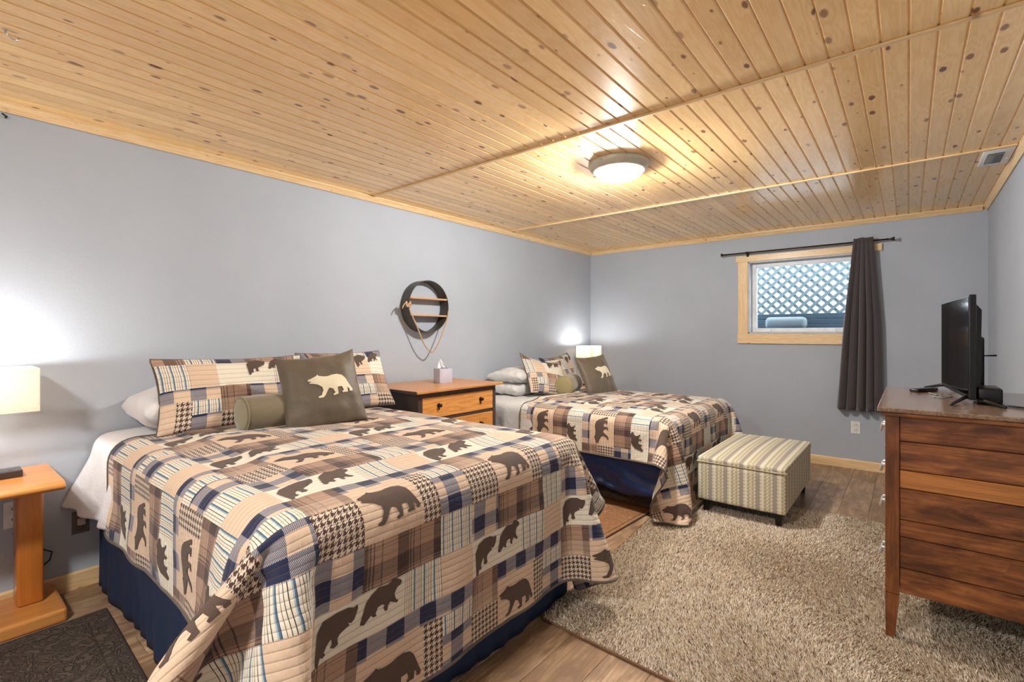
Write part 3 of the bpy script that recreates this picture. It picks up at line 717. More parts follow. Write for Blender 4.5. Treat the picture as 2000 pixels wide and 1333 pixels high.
Q1 = """210 10060 17 10060 17 10060 17 10060 17 10060 17 10060 17 10060 17 10060 17 10060 17 10060 17 10060 17 10060 17 10060 17 10060 17 10060 17 10060 17 
10060 17 10060 17 10060 17 10060 17 10060 17 10060 17 10060 17 10060 17 10060 17 10060 17 10060 17 10060 17 10060 17 10060 17 10060 17 10060 17 10060 
17 10060 18 -1 10059 17 10060 17 1 -1 10057 1 17 10060 17 10012 1 0 -1 10031 1 -1 10012 17 10045 1 -1 1 -1 10011 17 10014 1 -1 10006 -1 10016 1 10019 
-1 17 10011 1 -1 10007 -1 0 1 10016 -1 0 1 10018 16 0 1 10017 -1 1 10027 1 -1 10010 17 10059 -1 16 10002 1 10053 -1 0 -1 0 13 1 1 -1 1 1 0 1 0 -1 0 1 
10008 1 -1 10029 -1 0 1 0 -1 -1 0 -2 10002 10 10002 1 10002 2 0 -2 3 2 2 10002 -1 10006 1 -1 10018 1 -1 10005 1 0 -1 -1 1 -3 -2 -1 -1 0 1 10002 7 1 0 
-1 1 10002 1 5 2 1 -1 10010 1 10018 -1 10008 1 -1 -4 -2 -1 10003 -1 10002 7 -1 1 2 1 2 2 3 -1 -5 -11 10 2 1 10004 -1 10024 1 10002 -1 1 -1 0 -4 -10 11 
7 1 -2 -1 -2 -1 -1 -1 9 2 1 2 1 2 -2 -6 -9 -11 20 1 -2 1 0 -2 1 -1 1 10024 -1 1 -1 2 1 -3 2 -1 1 -21 8 11 7 2 10002 -2 -1 14 1 1 0 -1 -5 -7 -9 -5 15 1 
3 2 -5 -6 5 -2 0 1 10025 -2 4 -4 -3 12 -2 0 -3 0 -18 2 8 9 6 3 2 0 16 0 -1 -5 -6 -7 -6 -2 9 9 2 -1 -1 -7 10002 2 -2 -1 2 0 -1 0 -1 1 10007 -1 1 10003 
-1 0 1 0 1 0 -2 1 0 -1 1 3 5 1 -1 -1 -7 -11 0 3 7 6 5 4 14 -4 -6 -4 -6 -4 -1 6 11 2 1 -2 -2 -4 -1 -1 1 10003 1 -1 -1 1 -1 1 0 1 0 -1 0 -1 1 10007 1 -1 
10006 2 4 1 2 -2 0 -11 -7 -1 2 4 5 5 6 -5 -5 -4 -2 -1 4 10 5 1 0 -2 -4 -1 -2 -1 0 1 10003 1 -1 10016 -1 1 1 -1 10002 -1 1 1 0 4 3 1 0 -2 -3 -11 -4 -1 
1 3 3 -3 -4 -2 -2 0 3 8 7 1 1 0 -2 -4 -2 0 -2 0 1 0 1 -1 10005 1 -1 10017 -1 1 1 1 1 4 1 10003 -6 -9 -4 0 -1 2 -8 -1 -1 0 2 5 8 3 1 0 -1 -3 -3 0 -2 0 
-1 1 1 -1 10013 -1 1 10010 -1 1 1 0 2 3 3 10002 -2 -1 -7 -7 -3 0 -1 -10 -1 1 1 4 8 4 1 1 0 -1 -4 -1 -1 -1 -1 10003 -1 1 10008 1 -1 10012 1 -1 10002 1 
1 0 3 3 1 10002 -2 -3 -7 -6 -2 0 -10 0 1 4 6 5 3 10003 -2 -3 -2 10002 -2 10004 -1 0 1 10004 1 -1 10012 -1 1 10004 2 -1 2 2 2 1 10003 -1 -5 -6 -4 -2 
-10 2 2 5 5 4 1 10003 -2 -4 -1 0 -1 -1 10012 1 -1 10010 -1 1 10005 1 1 0 2 3 2 10003 -2 -2 -5 -6 -3 -9 2 4 5 5 2 10003 -1 -2 -3 -1 10002 -2 10021 1 -1 
10007 1 1 10002 1 4 1 1 10003 -1 -4 -5 -5 -7 3 5 5 2 1 10003 -1 -3 -2 -1 0 -1 0 -1 10002 -1 0 1 10019 -1 0 1 10002 1 1 10002 1 3 2 10005 -2 -4 -5 -5 5 
5 2 2 0 -1 1 0 -1 -4 -1 -1 10002 -1 -1 10026 -1 1 0 1 0 1 0 1 2 3 1 10003 -1 0 -3 -4 -2 5 3 2 1 10004 -2 -3 -2 10003 -1 -1 0 -1 1 0 -1 1 0 1 10002 -1 
10018 1 1 10002 1 2 3 1 10004 -1 -1 -3 1 4 3 1 10004 -1 -2 -2 -2 10003 -1 -1 10002 -1 0 1 10016 1 -1 10002 -1 1 10002 1 1 10003 2 3 1 1 -1 1 10002 -1 
-2 6 1 1 1 10004 -1 -2 -3 -1 10003 -1 0 -1 10022 -1 0 1 10002 1 0 1 10003 2 2 2 0 1 -1 10002 1 -2 10 -1 0 1 -1 10003 -1 -3 -2 10003 -2 0 -1 10029 1 1 
10003 1 3 3 10005 -1 0 15 -5 -1 10002 -1 1 0 -1 -3 -2 -1 10004 -1 -1 10005 1 -1 10002 1 -1 10010 1 -1 10004 1 1 0 -1 1 1 0 3 1 2 10006 289 10008 1 6 
13 17 18 19 19 19 18 19 18 19 19 18 19 19 19 18 19 19 19 19 18 19 19 19 18 19 19 18 19 19 19 18 19 19 18 19 18 19 19 16 12 4 10021 1 -1 10029 -1 1 
10008 1 0 -1 10057 1 -1 0 1 10003 -1 10060 1 10380 1 -1 10028 1 -1 10067 1 -1 10175 -1 1 10118 -1 1 10212 -1 1 10091 1 -1 10143 1 -1 10036 -1 1 10027 
1 -1 10036 -1 1 10015 -1 1 10049 1 10059 1 -1 10119 1 -1 10063 -1 1 10058 1 10062 -1 1 10117 1 -1 10005 1 10003 -1 10047 -1 1 0 1 -1 1 10002 1 -1 
10038 1 -1 10029 -1 1 10030 1 -1 10012 1 10004 -1 10004 1 10042 1 -1 10005 1 -1 -1 1 10003 -1 -1 0 1 1 10003 -1 1 0 -1 1 -1 1 10010 -1 1 10006 1 -1 
10002 1 -1 10009 1 10002 -1 1 -1 0 1 -1 0 1 10004 -1 10002 1 -1 0 1 10031 1 -1 1 -1 0 1 -1 0 1 -1 10003 1 0 1 -1 10002 1 10004 -1 1 10005 -1 1 10031 1 
-1 10002 1 -1 1 -1 10002 1 1 0 -2 10002 1 1 1 0 -1 0 1 -2 1 10042 -1 0 1 1 1 0 1 -4 1 1 0 1 2 10002 -1 -2 2 10003 -1 1 0 -1 1 10002 -1 1 10023 1 -1 0 
1 -1 2 -2 -1 0 1 2 1 1 1 0 -7 1 0 1 2 0 3 3 -2 -3 3 -2 1 -1 1 10028 1 -1 10002 1 -1 0 1 -1 -2 0 1 3 2 1 1 1 1 -10 0 1 1 0 2 1 2 6 2 -9 3 0 1 10002 -1 
1 10016 -1 1 10012 1 -1 1 -3 6 -3 4 2 1 1 1 0 1 -13 10004 1 1 1 -2 2 11 -1 -1 1 10029 -1 1 10004 1 0 5 -6 9 2 1 1 10004 -15 10006 1 4 6 0 4 1 -1 10002 
1 -1 10003 1 -1 10027 -1 2 10 2 1 10006 -16 1 0 1 1 1 3 4 8 5 -1 -6 0 -1 10003 1 -1 10019 -1 1 10002 -1 1 0 -1 10002 -1 0 1 -8 0 6 6 5 2 2 1 1 0 -14 1 
1 2 3 5 5 6 1 -7 -1 -1 0 1 -1 0 -1 0 1 -1 10021 -1 1 0 -1 1 0 -1 10002 -2 3 -3 -6 -1 3 6 5 3 2 2 -10 2 4 4 5 3 3 -4 -6 8 -1 -5 -1 0 -1 -1 10006 1 -1 
10020 1 -1 10002 -2 10002 -6 0 7 -3 -6 -1 3 4 4 3 -2 3 4 4 1 0 -6 -2 7 -4 -6 3 1 -4 0 1 10032 -2 -1 2 -1 -2 -5 6 1 -5 -4 0 2 4 5 4 2 -1 -2 -4 0 4 -2 
-3 -3 2 1 -3 10034 -1 -1 -1 4 -5 -2 -3 6 1 -3 -3 -2 -1 10 0 -2 -2 -2 -1 4 2 -4 -5 0 3 -1 -1 -1 10032 1 -1 -3 1 2 -1 -3 -4 0 5 1 -2 -2 -3 10 -3 -1 -2 
-1 3 3 -4 -2 -5 3 3 -1 -2 -1 10033 -1 -2 0 3 1 -4 -1 -5 1 5 1 -1 -1 6 -1 -2 0 3 3 -2 -2 -6 0 3 1 -1 -2 10035 -3 0 2 3 -2 -4 -2 -3 2 3 1 0 4 10002 2 3 
0 -3 -5 -3 2 2 1 -2 0 -1 -1 1 10030 -1 0 -1 -1 1 2 1 -3 -2 -4 -1 2 3 1 4 0 2 2 1 -3 -3 -4 0 1 3 1 -2 -1 -1 10026 1 -1 10005 -1 -1 -1 1 3 1 -2 -4 -1 -4 
1 2 1 5 1 1 2 -1 -3 -4 -2 -1 3 3 -1 -2 0 -1 10034 -1 -3 2 1 2 1 -3 -3 -3 -3 1 3 5 2 2 0 -4 -2 -4 -1 1 2 2 -1 -1 10002 -1 10029 1 -1 -1 0 -1 -1 0 2 2 
10002 -3 -3 -2 -2 1 8 1 0 -2 -2 -4 -2 -1 2 2 2 -1 -2 0 -1 10033 -1 0 -1 -2 3 2 1 -1 -2 -2 -3 -3 0 8 1 -1 -3 -3 -3 -1 1 1 3 0 -1 -1 10002 -1 10031 -1 
10002 -2 0 1 2 1 10002 -2 -4 -2 -2 9 -1 -1 -3 -3 -2 -1 1 2 2 0 -2 10002 -1 1 -1 10030 -1 10002 -1 -1 0 2 2 1 -1 -2 -1 -3 -3 10 -2 -4 -2 -2 -2 0 1 2 2 
0 -1 -1 -1 1 -1 10032 -1 0 -1 -2 2 1 2 10002 -1 -2 -1 -3 7 -2 -1 -3 -2 10002 1 2 2 -1 -1 -1 0 -1 10032 -1 1 -1 -1 -1 0 2 1 1 10002 -1 -2 -3 0 2 0 -1 
-2 10002 1 3 10002 -2 10003 -1 10030 -1 1 -1 10002 -2 -1 2 2 1 10002 -1 -2 -1 -5 5 2 -2 -1 0 1 1 2 1 -2 -1 10003 -1 10031 -1 10002 -1 0 -1 1 2 1 0 -1 
10002 -4 190 19 18 19 19 19 18 19 19 19 18 14 7 2 -1 0 2 4 4 10004 1 10003 1 10007 -1 10003 -1 10004 -4 -4 -2 10002 -2 -9 -15 -18 -19 -19 -18 -19 -19 
-19 -18 -19 10017 -1 10003 1 0 -1 1 0 1 -1 10002 1 10002 -1 0 1 -1 0 -1 1 10002 -1 10002 1 10026 -1 1 10008 -1 1 10006 1 -1 10002 1 -1 10006 -1 1 
10002 -1 1 10007 1 -1 10021 -1 0 1 10009 1 -1 10010 -1 1 10002 -1 1 10043 -1 1 10028 1 -1 10018 1 -1 10002 1 -1 10010 -1 1 10005 1 -1 10002 1 -1 10021 
1 -1 10005 -1 1 0 1 -1 1 10002 -1 10004 -1 1 0 -1 10003 1 0 -1 1 0 1 -1 0 1 10002 -1 1 -1 10031 1 -1 10003 1 0 -1 10002 -1 1 10005 -1 1 10003 1 -1 
10003 1 -1 10030 1 0 -1 1 10003 -1 10005 -1 10005 1 10005 1 10003 -1 1 0 -1 10015 1 -1 10013 1 -1 10025 1 -1 10031 1 10006 -1 10003 -1 10007 1 10003 1 
10007 -1 10026 1 10002 -1 0 1 0 -1 10002 1 -1 0 -1 1 10002 -1 0 1 10002 -1 1 0 1 -1 10002 1 0 -1 10002 1 0 -1 10022 1 -1 10003 1 -1 10002 1 -1 10007 
-1 1 0 -1 1 10007 1 -1 10002 1 -1 10031 1 -1 10002 1 -1 10005 -1 1 10003 -1 1 10005 1 -1 10002 1 -1 10093 -1 1 10002 -1 1 10005 1 -1 10003 1 -1 10005 
-1 1 10002 -1 1 10031 -1 1 -1 10002 1 10004 1 -1 0 1 10003 -1 10007 -1 10002 1 -1 1 0 -1 1 0 1 -1 1 -1 10020 -1 0 1 -1 1 10004 -1 1 10010 1 -1 0 -1 1 
10004 -1 1 -1 0 1 10025 -1 1 0 -1 1 -1 10004 1 10003 1 10007 -1 10003 -1 10004 1 -1 1 10031 -1 1 10025 -1 1 10011 1 -1 10017 -1 10007 1 10003 1 10007 
-1 10003 -1 10007 1 10026 1 -1 0 -1 1 10005 -1 1 0 1 -1 10007 1 -1 0 -1 1 10005 -1 1 10031 -1 10003 1 10007 1 10003 -1 10007 -1 10003 1 10036 -1 1 
10005 1 -1 10003 1 -1 10005 -1 1 10101 1 -1 10005 -1 1 10003 -1 1 10005 1 -1 10026 1 -1 10009 1 10002 -1 10007 -1 10003 1 10007 1 10002 -1 10033 1 -1 
10004 1 -1 0 -1 1 10007 -1 1 0 1 -1 10004 1 0 -1 10017 1 -1 10008 -1 1 0 1 10006 -1 10003 -1 10007 1 10003 1 10005 -1 10031 1 -1 10027 1 -1 10029 1 -1 
1 10004 -1 10005 -1 10005 1 10005 1 10004 -1 1 -1 10029 1 0 -1 10003 1 0 -1 10002 -1 1 10005 -1 0 1 10002 1 -1 10003 1 0 -1 10027 1 -1 10003 1 10002 
-1 10004 -1 1 0 -1 10003 1 10004 1 -1 0 1 10002 -1 10005 1 -1 10024 1 -1 10004 1 -1 10005 -1 1 10003 -1 1 10005 1 -1 10004 1 -1 10027 1 -1 1 0 -1 
10025 1 0 -1 10042 1 -1 10010 -1 1 10039 -1 0 1 10006 1 -1 0 1 0 -1 10006 -1 1 0 -1 1 0 1 -1 10029 -1 10002 1 10002 -1 1 0 1 -1 10002 1 0 -1 10002 1 
-1 0 -1 1 10002 -1 0 1 10015 1 1 -1 10019 -1 0 1 10003 1 0 -1 10003 1 0 -1 10003 -1 0 1 10005 -1 1 0 -1 1 1 -1 10011 1 -1 10002 1 -1 10008 -3 0 -1 1 
10003 -1 10003 1 10003 -1 10003 1 10003 -1 1 0 3 10003 1 -1 10006 1 -1 10015 1 -1 -1 1 0 -1 -1 -1 1 -1 10019 1 -1 1 1 1 10013 1 -1 0 1 -1 10010 -1 1 0 
-1 -1 -1 1 -1 1 10002 -1 1 10004 -1 10002 1 10003 -1 0 1 0 -1 1 -1 1 2 10017 1 -1 0 1 -1 10005 -1 1 10002 -1 -1 10002 1 -1 10002 1 10002 -1 10002 1 
10002 -1 10002 1 10002 -1 0 1 -1 10002 1 1 10008 1 -1 0 1 -1 1 1 -1 0 1 -1 0 1 -1 0 1 -1 10004 -1 -1 0 1 0 -1 1 10005 1 10008 -1 10004 -1 1 0 -1 0 2 
10010 1 -1 1 0 1 10002 -1 1 -1 0 1 -1 0 -1 1 10003 -1 10004 1 10021 -1 10004 1 10003 1 -1 0 1 -1 1 10004 1 1 -1 10004 -1 1 -1 3 -2 -1 10032 -1 1 1 -1 
0 1 -3 2 1 -1 1 10002 2 10002 3 -1 0 1 -1 0 -1 1 -1 1 -5 1 1 1 -1 10031 -1 1 10003 4 -2 0 2 0 1 0 -1 10002 3 0 1 -1 10003 -1 0 -3 1 -4 -2 10002 1 
10030 -1 -1 0 1 3 1 5 1 10002 -1 1 10003 3 10004 -1 -1 -2 -5 -4 -4 0 1 1 2 -1 10002 -1 10006 1 10013 -1 1 -1 1 10002 -1 1 0 -1 0 -2 0 3 6 3 3 1 0 1 0 
1 3 0 -2 -1 -1 -2 -4 -4 -2 0 -1 0 -2 1 0 -1 10002 1 10006 -1 0 1 10012 -1 1 -1 10002 1 1 0 -2 0 1 1 2 -2 3 3 4 3 1 2 0 1 -1 -2 -2 -4 -3 -2 -1 1 -1 -1 
0 1 -2 -1 10008 1 10003 -1 10011 1 10003 -1 1 0 -1 0 3 -1 0 1 -1 3 -1 0 1 3 3 3 2 -3 -3 -2 -3 -2 -1 1 1 -2 -1 1 -1 0 -2 10009 -1 10003 1 10009 -1 
10005 1 -1 1 10003 2 10002 1 0 2 -1 0 -1 2 2 2 -8 -2 -2 -1 10003 -1 10003 -1 -1 -1 10013 -1 10009 1 10010 1 0 1 1 -1 1 0 2 0 -1 0 -1 2 -13 -1 10002 1 
0 -1 -1 10004 -2 10032 -1 1 10002 1 1 10004 1 1 1 -1 0 -1 -14 10002 1 10002 -1 10004 -2 0 -1 10035 1 1 0 1 -1 1 0 1 1 10003 -13 10003 -1 10002 -1 
10004 -2 10032 1 -1 10003 1 1 10004 1 1 10003 -13 10003 -1 -1 0 1 10002 -1 -2 10038 1 2 10002 -1 1 -1 0 2 1 0 -13 10002 -1 10005 -1 0 -1 -1 10036 1 
10002 1 0 1 -1 1 10003 1 -14 10002 -1 10005 1 -2 0 -1 1 -1 10030 -1 1 10003 1 1 0 1 -1 10003 1 1 0 -13 0 -1 10006 -1 0 -2 1 -1 10036 1 1 1 -1 1 0 -1 1 
-1 0 1 -14 10002 -1 10006 -1 -1 10039 1 1 1 -1 0 1 -1 0 1 0 -14 -1 0 1 10005 -1 -1 0 -1 10037 1 0 1 10002 1 -1 0 1 -1 1 -14 10007 -1 0 -1 -1 10036 1 
-1 0 1 1 0 1 -1 0 1 -1 1 -1 -14 -1 10006 1 -1 -2 10040 1 0 2 -1 1 0 -1 1 -1 0 -15 1 10006 -1 -1 0 -1 10037 1 -1 1 1 0 1 -1 0 1 -1 0 1 -13 -1 10003 -1 
10003 -1 -1 1 10002 -1 1 -1 10033 1 -1 1 1 10002 1 -1 0 1 -1 -7 -7 -1 10002 1 10002 -1 -1 -1 10036 1 -1 10002 1 1 0 1 0 -1 1 0 -1 1 """
